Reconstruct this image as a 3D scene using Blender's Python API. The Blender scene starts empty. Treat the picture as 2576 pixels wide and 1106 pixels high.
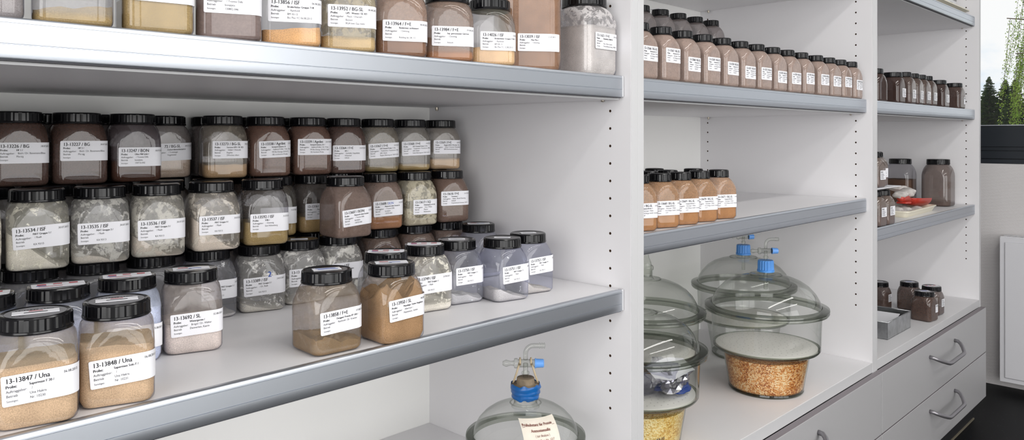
import bpy, bmesh, math, random
from mathutils import Vector, Matrix, noise as mnoise
random.seed(7)
S = bpy.context.scene
COL = S.collection
R = math.radians

# ------------------------------------------------------------------ camera
CAMZ = 1.15
cd = bpy.data.cameras.new('camera'); cam = bpy.data.objects.new('camera', cd); COL.objects.link(cam)
cam.location = (0, 0, CAMZ); cam.rotation_euler = (R(90), 0, R(-45.725))
cd.sensor_width = 36; cd.lens = 36 * 1920 / 2576; cd.shift_y = -209 / 2576
cd.clip_start = 0.02; cd.clip_end = 600
S.camera = cam
# ------------------------------------------------------------------ view
S.view_settings.view_transform = 'Standard'; S.view_settings.look = 'None'
S.view_settings.gamma = 1; S.view_settings.use_curve_mapping = False
S.view_settings.exposure = 0.06
cy = S.cycles
cy.use_denoising = True; cy.max_bounces = 8; cy.diffuse_bounces = 4; cy.glossy_bounces = 4
cy.transparent_max_bounces = 32; cy.transmission_bounces = 6
cy.sample_clamp_indirect = 6; cy.caustics_reflective = False; cy.caustics_refractive = False

# ------------------------------------------------------------------ node helpers
def nt_new(m):
    m.use_nodes = True; nt = m.node_tree; nt.nodes.clear(); return nt
def N(nt, t, **kw):
    n = nt.nodes.new(t)
    for k, v in kw.items():
        if k.startswith('i_'):
            k = k[2:]; key = int(k) if k.isdigit() else k.replace('_', ' ')
            n.inputs[key].default_value = v
        else: setattr(n, k, v)
    return n
def L(nt, a, ao, b, bi): nt.links.new(a.outputs[ao], b.inputs[bi])
def lin(c):
    return tuple(((x / 255) / 12.92 if x / 255 <= .04045 else ((x / 255 + .055) / 1.055) ** 2.4) for x in c[:3])
def math_(nt, op, a=None, b=None, c=None, clamp=False):
    n = N(nt, 'ShaderNodeMath', operation=op, use_clamp=clamp)
    for k, v in enumerate((a, b, c)):
        if v is None: continue
        if isinstance(v, tuple): L(nt, v[0], v[1], n, k)
        else: n.inputs[k].default_value = v
    return n

# ------------------------------------------------------------------ world: bright sky with white clouds
W = bpy.data.worlds.new('sky'); S.world = W; nt = nt_new(W)
tc = N(nt, 'ShaderNodeTexCoord')
mp = N(nt, 'ShaderNodeMapping'); mp.inputs['Scale'].default_value = (1.0, 1.0, 2.6); L(nt, tc, 'Generated', mp, 'Vector')
ns = N(nt, 'ShaderNodeTexNoise', i_Scale=4.2, i_Detail=7.0, i_Roughness=.56); L(nt, mp, 'Vector', ns, 'Vector')
rm = N(nt, 'ShaderNodeMapRange', interpolation_type='SMOOTHSTEP'); rm.inputs[1].default_value = .27; rm.inputs[2].default_value = .48
L(nt, ns, 'Fac', rm, 0)
mx = N(nt, 'ShaderNodeMix', data_type='RGBA'); L(nt, rm, 0, mx, 0)
mx.inputs[6].default_value = (.55, .74, .93, 1); mx.inputs[7].default_value = (1.0, 1.0, 1.0, 1)
bg = N(nt, 'ShaderNodeBackground', i_Strength=1.0); L(nt, mx, 2, bg, 'Color')
wo = N(nt, 'ShaderNodeOutputWorld'); L(nt, bg, 0, wo, 0)
W.cycles.sampling_method = 'AUTOMATIC'

# ------------------------------------------------------------------ daylight and added ceiling fill
def area(name, loc, rot, sx, sy, power, col=(1, 1, 1), spread=180):
    l = bpy.data.lights.new(name, 'AREA'); l.shape = 'RECTANGLE'; l.size = sx; l.size_y = sy
    l.energy = power; l.color = col; l.spread = R(spread)
    o = bpy.data.objects.new(name, l); COL.objects.link(o); o.location = loc; o.rotation_euler = rot
    return o
area('daylight_rear_window', (0.55, -2.70, 1.22), (R(-90), 0, R(180)), 3.5, 2.15, 76, (1.0, .985, .97))
area('daylight_left_window', (-2.30, -.85, 1.45), (0, R(-90), 0), 1.9, 2.8, 80, (1.0, .99, .985))
pt = area('sky_portal_side_window', (4.14, -.665, 1.81), (0, R(90), 0), 1.25, 3.4, 1); pt.data.cycles.is_portal = True
for yy in (-1.6, -.45):
    area('ceiling_fill_light', (1.2, yy, 2.66), (0, 0, 0), 3.0, .16, 24, (1.0, .98, .95))  # added overhead fill strips, not known lamps of the room

# sun from behind the cabinets: lights the trees, never enters the room
sun = bpy.data.lights.new('sun', 'SUN'); sun.energy = 2.2; sun.angle = R(3); sun.color = (1, .95, .86)
so = bpy.data.objects.new('sun', sun); COL.objects.link(so); so.rotation_euler = Vector((.62, -.42, -.66)).to_track_quat('-Z', 'Y').to_euler()

# ------------------------------------------------------------------ materials
def out(nt, sh, o=0):
    n = N(nt, 'ShaderNodeOutputMaterial'); L(nt, sh, o, n, 0)
MATS = {}
def principled(name, col, rough=.5, metal=0., spec=.5, bump=None, var=None, aniso=0):
    if name in MATS: return MATS[name]
    m = bpy.data.materials.new(name); nt = nt_new(m)
    p = N(nt, 'ShaderNodeBsdfPrincipled'); p.inputs['Base Color'].default_value = (*col, 1)
    p.inputs['Roughness'].default_value = rough; p.inputs['Metallic'].default_value = metal
    p.inputs['Specular IOR Level'].default_value = spec
    t = N(nt, 'ShaderNodeTexCoord')
    if var:
        sc, amt = var
        n = N(nt, 'ShaderNodeTexNoise', i_Scale=sc, i_Detail=4.0); L(nt, t, 'Object', n, 'Vector')
        mr = N(nt, 'ShaderNodeMapRange'); mr.inputs[1].default_value = .3; mr.inputs[2].default_value = .7
        mr.inputs[3].default_value = 1 - amt; mr.inputs[4].default_value = 1 + amt; L(nt, n, 'Fac', mr, 0)
        v = N(nt, 'ShaderNodeVectorMath', operation='SCALE'); v.inputs[0].default_value = col; L(nt, mr, 0, v, 'Scale')
        L(nt, v, 0, p, 'Base Color')
    if bump:
        sc, st = bump
        n = N(nt, 'ShaderNodeTexNoise', i_Scale=sc, i_Detail=3.0); L(nt, t, 'Object', n, 'Vector')
        b = N(nt, 'ShaderNodeBump', i_Strength=st, i_Distance=.001); L(nt, n, 'Fac', b, 'Height'); L(nt, b, 0, p, 'Normal')
    out(nt, p); MATS[name] = m; return m

LAM = principled('light_grey_laminate', (.735, .726, .742), .42, bump=(900, .05), var=(3, .02))
EDGE = principled('white_edge_band', (.52, .52, .53), .4)
BACKM = principled('off_white_back_laminate', (.82, .82, .805), .5)
DRAWM = principled('grey_drawer_laminate', (.38, .376, .385), .42, bump=(900, .05))
CHIP = principled('chipboard_core', (.10, .05, .025), .9)
ALU = principled('satin_aluminium', (.53, .56, .61), .40, 1.0, bump=(300, .03))
ALUD = principled('rail_groove_shadow_gap', (.06, .06, .07), .6)
CAPM = principled('grey_plastic_cap', (.55, .56, .58), .45)
STEEL = principled('pin_steel', (.42, .38, .32), .35, 1.0)
HAND = principled('grey_metal_handle', (.30, .29, .31), .38, .8)
LID = principled('black_plastic', (.004, .004, .005), .17, spec=.32)
PAPER = principled('label_paper', (.80, .80, .84), .55)
INK = principled('black_ink', (.012, .012, .014), .6)
INKG = principled('grey_ink', (.10, .10, .11), .6)
RED = principled('red_ink', (.50, .05, .07), .6)
BLUEI = principled('blue_ink', (.05, .12, .5), .6)
BROWNI = principled('brown_ink', (.19, .06, .045), .6)
WALLM = None
CREAM = principled('cream_plastic', (.72, .68, .56), .4)
REDP = principled('red_plastic', (.45, .035, .02), .35)
TIN = principled('galvanised_tin', (.40, .41, .42), .33, .9, var=(30, .25), bump=(60, .08))
CORK = principled('cork', (.22, .17, .115), .85, bump=(250, .5), var=(60, .3))
TAPE = principled('blue_tape', (.004, .095, .32), .32, bump=(120, .35))
BCAP = principled('blue_cap', (.07, .27, .68), .35)
BKNOB = principled('pale_blue_knob', (.14, .36, .82), .35)
RUBBER = principled('rubber_band', (.52, .42, .28), .6)
CERAM = principled('white_ceramic', (.72, .70, .67), .45)
STONE = principled('pebble', (.50, .47, .45), .7, var=(30, .35), bump=(120, .3))
DARKF = principled('dark_window_frame', (.006, .010, .016), .35)
WHITEM = principled('white_enamel', (.66, .66, .69), .32)
KICK = principled('dark_kickboard', (.012, .012, .014), .5)
PLASTW = principled('white_plastic', (.80, .80, .84), .4)
FOIL = principled('crumpled_foil', (.75, .74, .76), .22, 1.0)
BLUEP = principled('blue_packet', (.02, .05, .22), .4)
OLDP = principled('old_paper', (.66, .61, .53), .7, var=(40, .06))
TAN = principled('tan_label', (.62, .47, .32), .7)
CARD = principled('carton', (.70, .70, .72), .6)

def shell_mat(name, tint, edge, dust=True, rough=.05, absorb=.35):
    """thin clear wall: what lies behind shows through it, dust on the inside hides it, the surface is glossy"""
    m = bpy.data.materials.new(name); nt = nt_new(m)
    lw = N(nt, 'ShaderNodeLayerWeight', i_Blend=.5)
    e3 = math_(nt, 'POWER', (lw, 'Facing'), 3.0)
    tm = N(nt, 'ShaderNodeMix', data_type='RGBA'); L(nt, e3, 0, tm, 0)
    tm.inputs[6].default_value = (*tint, 1); tm.inputs[7].default_value = (*edge, 1)
    tr = N(nt, 'ShaderNodeBsdfTransparent'); L(nt, tm, 2, tr, 0)
    base = tr
    if dust:
        oi = N(nt, 'ShaderNodeObjectInfo'); t = N(nt, 'ShaderNodeTexCoord')
        off = math_(nt, 'MULTIPLY', (oi, 'Random'), 37.0)
        va = N(nt, 'ShaderNodeVectorMath', operation='ADD'); L(nt, t, 'Object', va, 0)
        cb = N(nt, 'ShaderNodeCombineXYZ'); L(nt, off, 0, cb, 0); L(nt, off, 0, cb, 1); L(nt, cb, 0, va, 1)
        n1 = N(nt, 'ShaderNodeTexNoise', i_Scale=58.0, i_Detail=8.0, i_Roughness=.66, i_Distortion=.35); L(nt, va, 0, n1, 'Vector')
        thr = math_(nt, 'MULTIPLY_ADD', (oi, 'Alpha'), -.62, .84)
        df = math_(nt, 'SUBTRACT', (n1, 'Fac'), (thr, 0))
        mr = N(nt, 'ShaderNodeMapRange', interpolation_type='SMOOTHSTEP'); mr.inputs[1].default_value = -.045; mr.inputs[2].default_value = .045
        L(nt, df, 0, mr, 0)
        n2 = N(nt, 'ShaderNodeTexNoise', i_Scale=320.0, i_Detail=2.0); L(nt, va, 0, n2, 'Vector')
        g = N(nt, 'ShaderNodeMapRange'); g.inputs[1].default_value = .3; g.inputs[2].default_value = .7; g.inputs[3].default_value = .80; g.inputs[4].default_value = .97; L(nt, n2, 'Fac', g, 0)
        hz = math_(nt, 'POWER', (oi, 'Alpha'), 1.6); haze = math_(nt, 'MULTIPLY', (hz, 0), .97)
        sm = N(nt, 'ShaderNodeAttribute', attribute_type='OBJECT', attribute_name='smear')
        ps = math_(nt, 'MULTIPLY', (mr, 0), (sm, 'Fac'))
        mh = math_(nt, 'MAXIMUM', (ps, 0), (haze, 0))
        at = N(nt, 'ShaderNodeAttribute', attribute_type='OBJECT', attribute_name='fill_height')
        sx = N(nt, 'ShaderNodeSeparateXYZ'); L(nt, t, 'Object', sx, 0)
        zr = math_(nt, 'SUBTRACT', (sx, 2), (at, 'Fac'))
        ab = N(nt, 'ShaderNodeMapRange', interpolation_type='SMOOTHSTEP'); ab.inputs[1].default_value = -.004; ab.inputs[2].default_value = .004; L(nt, zr, 0, ab, 0)
        mk0 = math_(nt, 'MULTIPLY', (mh, 0), (g, 0)); mk = math_(nt, 'MULTIPLY', (mk0, 0), (ab, 0))
        dcol = N(nt, 'ShaderNodeVectorMath', operation='SCALE'); L(nt, oi, 'Color', dcol, 0)
        gv = N(nt, 'ShaderNodeMapRange'); gv.inputs[1].default_value = .25; gv.inputs[2].default_value = .75; gv.inputs[3].default_value = .82; gv.inputs[4].default_value = 1.15; L(nt, n1, 'Fac', gv, 0)
        L(nt, gv, 0, dcol, 'Scale')
        di = N(nt, 'ShaderNodeBsdfDiffuse'); L(nt, dcol, 0, di, 0)
        mx = N(nt, 'ShaderNodeMixShader'); L(nt, mk, 0, mx, 0); L(nt, tr, 0, mx, 1); L(nt, di, 0, mx, 2)
        base = mx
    gl = N(nt, 'ShaderNodeBsdfGlossy', i_Roughness=rough); gl.inputs[0].default_value = (1, 1, 1, 1)
    e5 = math_(nt, 'POWER', (lw, 'Facing'), 5.0)
    fr = math_(nt, 'MULTIPLY_ADD', (e5, 0), .80, .038)
    m2 = N(nt, 'ShaderNodeMixShader'); L(nt, fr, 0, m2, 0); L(nt, base, 0, m2, 1); L(nt, gl, 0, m2, 2)
    out(nt, m2); return m
JARP = shell_mat('clear_jar_plastic', (.93, .93, .95), (.42, .42, .50))
JARB = shell_mat('bluish_jar_plastic', (.86, .87, .94), (.30, .31, .48))
GLASS = shell_mat('desiccator_glass', (.972, .978, .968), (.40, .43, .39), dust=False, rough=.02)
GRIM = shell_mat('thick_ground_glass', (.74, .76, .72), (.22, .24, .21), dust=False, rough=.08)
GTUBE = shell_mat('thin_glass_tube', (.94, .95, .93), (.22, .24, .21), dust=False, rough=.02)
PANE = shell_mat('window_pane_glass', (.99, .995, .995), (.85, .9, .9), dust=False, rough=.0)
BAGM = shell_mat('clear_bag', (.80, .80, .86), (.45, .45, .55), dust=False, rough=.12)

def powder_mat():
    m = bpy.data.materials.new('powder'); nt = nt_new(m)
    oi = N(nt, 'ShaderNodeObjectInfo'); t = N(nt, 'ShaderNodeTexCoord')
    n = N(nt, 'ShaderNodeTexNoise', i_Scale=1000.0, i_Detail=3.0); L(nt, t, 'Object', n, 'Vector')
    n2 = N(nt, 'ShaderNodeTexNoise', i_Scale=40.0, i_Detail=3.0); L(nt, t, 'Object', n2, 'Vector')
    ad = math_(nt, 'MULTIPLY_ADD', (n2, 'Fac'), .5, None); L(nt, n, 'Fac', ad, 2)
    g = N(nt, 'ShaderNodeMapRange'); g.inputs[1].default_value = .5; g.inputs[2].default_value = 1.0; g.inputs[3].default_value = .66; g.inputs[4].default_value = 1.22; L(nt, ad, 0, g, 0)
    v = N(nt, 'ShaderNodeVectorMath', operation='SCALE'); L(nt, oi, 'Color', v, 0); L(nt, g, 0, v, 'Scale')
    d = N(nt, 'ShaderNodeBsdfDiffuse'); L(nt, v, 0, d, 0)
    b = N(nt, 'ShaderNodeBump', i_Strength=.3, i_Distance=.0006); L(nt, n, 'Fac', b, 'Height'); L(nt, b, 0, d, 'Normal')
    out(nt, d); return m
POWDER = powder_mat()
def granule_mat(name, c1, c2, c3):
    m = bpy.data.materials.new(name); nt = nt_new(m); t = N(nt, 'ShaderNodeTexCoord')
    v = N(nt, 'ShaderNodeTexVoronoi', i_Scale=330.0); L(nt, t, 'Object', v, 'Vector')
    sp = N(nt, 'ShaderNodeSeparateColor'); L(nt, v, 'Color', sp, 0)
    n = N(nt, 'ShaderNodeTexNoise', i_Scale=22.0, i_Detail=2.0); L(nt, t, 'Object', n, 'Vector')
    ad = math_(nt, 'MULTIPLY_ADD', (n, 'Fac'), 1.5, -.75); a2 = math_(nt, 'ADD', (ad, 0), (sp, 0))
    cr = N(nt, 'ShaderNodeValToRGB'); L(nt, a2, 0, cr, 0)
    cr.color_ramp.elements[0].color = (*c1, 1); cr.color_ramp.elements[1].color = (*c3, 1)
    e = cr.color_ramp.elements.new(.5); e.color = (*c2, 1)
    p = N(nt, 'ShaderNodeBsdfPrincipled', i_Roughness=.3); L(nt, cr, 0, p, 'Base Color')
    b = N(nt, 'ShaderNodeBump', i_Strength=.8, i_Distance=.002); L(nt, v, 'Distance', b, 'Height'); L(nt, b, 0, p, 'Normal')
    out(nt, p); return m
GRAN = granule_mat('orange_granules', lin((150, 78, 22)), lin((214, 148, 78)), lin((236, 205, 160)))
GRANY = granule_mat('yellow_granules', lin((190, 140, 50)), lin((222, 185, 100)), lin((240, 220, 160)))

# ------------------------------------------------------------------ mesh helpers
def me_from(name, verts, faces, smooth=False):
    me = bpy.data.meshes.new(name); me.from_pydata([tuple(v) for v in verts], [], faces); me.update()
    if smooth: me.polygons.foreach_set('use_smooth', [True] * len(me.polygons))
    return me
def ob(name, me, mat=None, parent=None, loc=None, color=None):
    o = bpy.data.objects.new(name, me); COL.objects.link(o)
    if mat is not None and me is not None and not me.materials: me.materials.append(mat)
    if parent: o.parent = parent
    if loc: o.location = loc
    if color: o.color = color
    return o
def empty(name, loc, rz=0.):
    o = bpy.data.objects.new(name, None); COL.objects.link(o); o.location = loc; o.rotation_euler = (0, 0, rz)
    o.empty_display_size = .02; return o
def tag(o, label, cat, group=None):
    o['label'] = label; o['category'] = cat
    if group: o['group'] = group
    return o
def struct(o): o['kind'] = 'structure'; return o
class MB:
    def __init__(s): s.v = []; s.f = []; s.sm = []
    def add(s, v, f, smooth=False):
        b = len(s.v); s.v += [tuple(x) for x in v]; s.f += [tuple(i + b for i in q) for q in f]; s.sm += [smooth] * len(f); return s
    def box(s, a, b):
        (x0, y0, z0), (x1, y1, z1) = a, b
        return s.add([(x0, y0, z0), (x1, y0, z0), (x1, y1, z0), (x0, y1, z0), (x0, y0, z1), (x1, y0, z1), (x1, y1, z1), (x0, y1, z1)],
                     [(0, 3, 2, 1), (4, 5, 6, 7), (0, 1, 5, 4), (1, 2, 6, 5), (2, 3, 7, 6), (3, 0, 4, 7)])
    def lathe(s, prof, n=32, c=(0, 0, 0), capb=False, capt=False, smooth=True, rib=None):
        v = []; f = []
        for (r, z) in prof:
            for k in range(n):
                rr = r - (rib if (rib and k % 4 >= 2) else 0) * (1 if r > 0 else 0)
                a = 2 * math.pi * k / n; v.append((c[0] + rr * math.cos(a), c[1] + rr * math.sin(a), c[2] + z))
        m = len(prof)
        for i in range(m - 1):
            for k in range(n):
                k2 = (k + 1) % n; f.append((i * n + k, i * n + k2, (i + 1) * n + k2, (i + 1) * n + k))
        if capb: f.append(tuple(range(n - 1, -1, -1)))
        if capt: f.append(tuple((m - 1) * n + k for k in range(n)))
        return s.add(v, f, smooth)
    def tube(s, pts, r, n=10, caps=True):
        pts = [Vector(p) for p in pts]; v = []; f = []
        rs = r if isinstance(r, (list, tuple)) else [r] * len(pts)
        up = None
        for i, p in enumerate(pts):
            d = (pts[min(i + 1, len(pts) - 1)] - pts[max(i - 1, 0)]).normalized()
            if up is None: up = Vector((0, 0, 1)) if abs(d.z) < .9 else Vector((1, 0, 0))
            a = d.cross(up).normalized(); b = a.cross(d).normalized(); up = b
            for k in range(n):
                t = 2 * math.pi * k / n; v.append(p + (a * math.cos(t) + b * math.sin(t)) * rs[i])
        for i in range(len(pts) - 1):
            for k in range(n):
                k2 = (k + 1) % n; f.append((i * n + k, i * n + k2, (i + 1) * n + k2, (i + 1) * n + k))
        if caps:
            f.append(tuple(range(n - 1, -1, -1))); f.append(tuple((len(pts) - 1) * n + k for k in range(n)))
        return s.add(v, f, True)
    def mesh(s, name):
        me = bpy.data.meshes.new(name); me.from_pydata(s.v, [], s.f); me.update()
        me.polygons.foreach_set('use_smooth', s.sm)
        return me
def sharp(me, ang=35):
    bm = bmesh.new(); bm.from_mesh(me)
    bmesh.ops.recalc_face_normals(bm, faces=bm.faces)
    for e in bm.edges:
        if len(e.link_faces) == 2 and e.calc_face_angle(0) > R(ang): e.smooth = False
    bm.to_mesh(me); bm.free(); return me
def bevel_box(name, a, b, w=.001, seg=2):
    me = MB().box(a, b).mesh(name); bm = bmesh.new(); bm.from_mesh(me)
    bmesh.ops.bevel(bm, geom=bm.edges[:], offset=w, segments=seg, profile=.5, affect='EDGES')
    bm.to_mesh(me); bm.free(); return me
def extrude_x(prof, x0, x1, name, smooth_ang=40):
    n = len(prof); v = [(x0, y, z) for y, z in prof] + [(x1, y, z) for y, z in prof]
    f = [(i, (i + 1) % n, n + (i + 1) % n, n + i) for i in range(n)] + [tuple(range(n - 1, -1, -1)), tuple(range(n, 2 * n))]
    me = me_from(name, v, f, True); return sharp(me, smooth_ang)

# ================================================================== ROOM
XW = 4.11; YB = 1.40; YF = -2.75; XL = -2.4; ZC = 2.75
def wall_mat():
    m = bpy.data.materials.new('embossed_wallpaper'); nt = nt_new(m); t = N(nt, 'ShaderNodeTexCoord')
    w = N(nt, 'ShaderNodeTexWave', i_Scale=55.0, i_Distortion=6.0, i_Detail=2.0); w.inputs['Detail Scale'].default_value = 3
    mp = N(nt, 'ShaderNodeMapping'); mp.inputs['Rotation'].default_value = (R(35), R(20), R(10)); L(nt, t, 'Object', mp, 0); L(nt, mp, 0, w, 0)
    w2 = N(nt, 'ShaderNodeTexNoise', i_Scale=160.0); L(nt, t, 'Object', w2, 0)
    ad = math_(nt, 'ADD', (w, 'Fac'), (w2, 'Fac'))
    p = N(nt, 'ShaderNodeBsdfPrincipled', i_Roughness=.75); p.inputs['Base Color'].default_value = (.62, .60, .60, 1)
    b = N(nt, 'ShaderNodeBump', i_Strength=.25, i_Distance=.002); L(nt, ad, 0, b, 'Height'); L(nt, b, 0, p, 'Normal')
    out(nt, p); return m
WALLM = wall_mat()
def floor_mat():
    m = bpy.data.materials.new('black_speckled_vinyl'); nt = nt_new(m); t = N(nt, 'ShaderNodeTexCoord')
    v = N(nt, 'ShaderNodeTexVoronoi', i_Scale=70.0); L(nt, t, 'Object', v, 0)
    k = math_(nt, 'LESS_THAN', (v, 'Distance'), .10)
    sp = N(nt, 'ShaderNodeSeparateColor'); L(nt, v, 'Color', sp, 0); gt = math_(nt, 'GREATER_THAN', (sp, 0), .55)
    mk = math_(nt, 'MULTIPLY', (k, 0), (gt, 0))
    mx = N(nt, 'ShaderNodeMix', data_type='RGBA'); L(nt, mk, 0, mx, 0)
    mx.inputs[6].default_value = (.0045, .0047, .0055, 1); mx.inputs[7].default_value = (.06, .075, .08, 1)
    p = N(nt, 'ShaderNodeBsdfPrincipled', i_Roughness=.55); p.inputs['Specular IOR Level'].default_value = .18; L(nt, mx, 2, p, 'Base Color')
    out(nt, p); return m
FLOORM = floor_mat()
PAINT = principled('white_wall_paint', (.72, .72, .71), .8)
struct(ob('floor', MB().box((XL, YF, -.1), (XW + .3, YB + .1, 0)).mesh('floor'), FLOORM))
struct(ob('ceiling', MB().box((XL, YF, ZC), (XW + .3, YB + .1, ZC + .1)).mesh('ceiling'), PAINT))
struct(ob('wall_back', MB().box((XL, YB, 0), (XW, YB + .1, ZC)).mesh('wall_back'), WALLM))
struct(ob('wall_left', MB().box((XL - .1, YF, 0), (XL, YB + .1, ZC)).mesh('wall_left'), PAINT))
# right wall with its long window
WY0, WY1, WZ0, WZ1 = -2.45, 1.12, 1.025, 2.42
m = MB(); m.box((XW, YF, 0), (XW + .3, YB, WZ0)); m.box((XW, YF, WZ1), (XW + .3, YB, ZC))
m.box((XW, YF, WZ0), (XW + .3, WY0, WZ1)); m.box((XW, WY1, WZ0), (XW + .3, YB, WZ1))
struct(ob('wall_right', m.mesh('wall_right'), WALLM))
w1 = struct(empty('window_1', (XW + .05, 0, WZ0)))
m = MB()
zz = [0, .022, .060, .078, .176]          # dark sill and stepped bottom rail
dp = [-.012, .0, .008, .0]
for k in range(4): m.box((dp[k], WY0, zz[k] + (.0018 if k else 0)), (.07, WY1, zz[k + 1] - .0018))
m.box((.02, WY0, 0), (.065, WY1, .177))
m.box((0, WY0, .176), (.07, WY0 + .07, 1.395)); m.box((0, WY1 - .07, .176), (.07, WY1, 1.395)); m.box((0, WY0, 1.325), (.07, WY1, 1.395))
for yy in (-1.25, -.05): m.box((0, yy - .045, .178), (.07, yy + .045, 1.325))
ob('window_frame', m.mesh('window_frame'), DARKF, w1)
ob('glazing_bead', MB().box((.004, WY0 + .07, .1775), (.03, WY1 - .07, .1815)).mesh('glazing_bead'), ALU, w1)
for a, b in ((WY0 + .07, -1.295), (-1.205, -.095), (-.005, WY1 - .07)):
    ob('window_pane', MB().box((.032, a, .18), (.038, b, 1.325)).mesh('window_pane'), PANE, w1)
# front wall (behind the viewer) with its window
m = MB(); X0, X1, Z0, Z1 = -1.2, 2.3, .12, 2.32
m.box((XL, YF - .1, 0), (XW, YF, Z0)); m.box((XL, YF - .1, Z1), (XW, YF, ZC)); m.box((XL, YF - .1, Z0), (X0, YF, Z1)); m.box((X1, YF - .1, Z0), (XW, YF, Z1))
struct(ob('wall_front', m.mesh('wall_front'), PAINT))
w2 = struct(empty('window_2', (0, YF, Z0)))
m = MB()
for x in (X0, -.03, 1.14, X1 - .06): m.box((x, .045, 0), (x + .06, .075, Z1 - Z0))
m.box((X0, .045, 0), (X1, .075, .06)); m.box((X0, .045, Z1 - Z0 - .06), (X1, .075, Z1 - Z0))
ob('window_frame', m.mesh('window_frame'), DARKF, w2)

# ================================================================== CABINETS
PITCH = 1.1985
XP = [1.127 - PITCH, 1.127, 1.127 + PITCH, 1.127 + 2 * PITCH]      # left faces of the double side panels
YFR, YBK, ZT = .801, 1.365, 2.36
HOLES_F = [1.15 - .4967 + .032 * k for k in range(50)]
def panel(name, x0, x1, parent, face, cols):
    """side panel, drilled with a row of pin holes on the face it shows to the bay"""
    me = bevel_box(name, (x0, YFR, .10), (x1, YBK + .02, ZT), .0008, 1)
    o = ob(name, me, LAM, parent)
    me.materials.append(CHIP)
    if cols:
        c = MB(); xx = x0 if face < 0 else x1
        for (y, zs) in cols:
            for z in zs:
                n = 10; v = []; f = []
                for sx in (-.009, .009):
                    for k in range(n):
                        a = 2 * math.pi * k / n; v.append((xx + sx, y + .0026 * math.cos(a), z + .0026 * math.sin(a)))
                for k in range(n): f.append((k, (k + 1) % n, n + (k + 1) % n, n + k))
                f.append(tuple(range(n - 1, -1, -1))); f.append(tuple(range(n, 2 * n)))
                c.add(v, f)
        cme = sharp(c.mesh('cut')); cme.materials.append(None); cme.materials.append(CHIP)
        cme.polygons.foreach_set('material_index', [1] * len(cme.polygons))
        co = bpy.data.objects.new('cut', cme); COL.objects.link(co); co.parent = parent
        md = o.modifiers.new('b', 'BOOLEAN'); md.object = co; md.operation = 'DIFFERENCE'; md.solver = 'EXACT'
        bpy.context.view_layer.update()
        dg = bpy.context.evaluated_depsgraph_get()
        nm = bpy.data.meshes.new_from_object(o.evaluated_get(dg)); o.modifiers.clear(); o.data = nm
        bpy.data.objects.remove(co)
    e = ob('edge_band', bevel_box('edge_band', (x0 + .0002, YFR - .0012, .10), (x1 - .0002, YFR, ZT), .0004, 1), EDGE, o)
    return o
REAR = [1.15 - .4967 + .032 * k for k in range(50)]
def handle_mesh():
    m = MB(); pts = []
    for x, y, z in ((-.146, 0, 0), (-.146, -.012, -.001), (-.138, -.022, -.006), (-.120, -.033, -.014), (-.100, -.042, -.021), (-.088, -.046, -.024), (-.07, -.047, -.025),
                    (0, -.047, -.025), (.07, -.047, -.025), (.088, -.046, -.024), (.100, -.042, -.021), (.120, -.033, -.014), (.138, -.022, -.006), (.146, -.012, -.001), (.146, 0, 0)):
        pts.append((x, y, z))
    m.tube(pts, .0064, 12); return m.mesh('handle')
HANDLE = handle_mesh()
cab_labels = ['light grey shelf cabinet at the left, holding the three-high stack of jars',
              'light grey shelf cabinet in the middle, with the large glass desiccators',
              'light grey shelf cabinet at the window end, with two full drawer fronts']
for k in range(3):
    xl, xr = XP[k] + .019, XP[k + 1] + .019       # outer faces of this unit
    c = empty('shelf_cabinet', ((xl + xr) / 2, YFR, 0)); tag(c, cab_labels[k], 'cabinet', 'row of shelf cabinets')
    inv = Matrix.Translation((-(xl + xr) / 2, -YFR, 0))
    def put(o):
        if o.parent is c: o.data.transform(inv)
        return o
    lp = panel('side_panel', xl, xl + .019, c, 1, None)
    zf = [z for z in HOLES_F if z < 1.75]
    cols = [(.8475, zf)]
    if k == 1: cols.append((1.337, [z for z in REAR if .80 < z < 1.75]))
    rp = panel('side_panel', xr - .019, xr, c, -1, cols)
    for o in (lp, rp):
        o.data.transform(inv)
        for ch in o.children: ch.data.transform(inv)
    xi0, xi1 = xl + .019, xr - .019
    put(ob('back_panel', MB().box((xi0, YBK, .10), (xi1, YBK + .008, ZT)).mesh('back_panel'), BACKM, c))
    bt = put(ob('bottom_board', bevel_box('bottom_board', (xi0, YFR + .0008, .464), (xi1, YBK, .492), .0008, 1), LAM, c))
    e = ob('edge_band', bevel_box('edge_band', (xi0, YFR - .0006, .4642), (xi1, YFR + .0008, .4918), .0004, 1), EDGE, bt); e.data.transform(inv)
    put(ob('top_board', MB().box((xi0, YFR, ZT - .019), (xi1, YBK, ZT)).mesh('top_board'), LAM, c))
    put(ob('kickboard', MB().box((xl, .8265, 0), (xr, .845, .10)).mesh('kickboard'), KICK, c))
    put(ob('kick_seal', MB().box((xl, .8225, 0), (xr, .8265, .006)).mesh('kick_seal'), principled('seal_strip', (.16, .14, .10), .6), c))
    for z0, z1 in ((.285, .4625), (.104, .2815)):
        d = put(ob('drawer', bevel_box('drawer', (xl + .002, .7805, z0), (xr - .002, .799, z1), .0012, 2), DRAWM, c))
        ec = ob('top_edge', bevel_box('top_edge', (xl + .0025, .7812, z1 - .0002), (xr - .0025, .799, z1 + .0006), .0002, 1), principled('mauve_edge', (.20, .175, .19), .45), d); ec.data.transform(inv)
        h = ob('handle', HANDLE, HAND, d); h.location = (0, .7805 - YFR, z0 + (z1 - z0) * .735)

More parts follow.
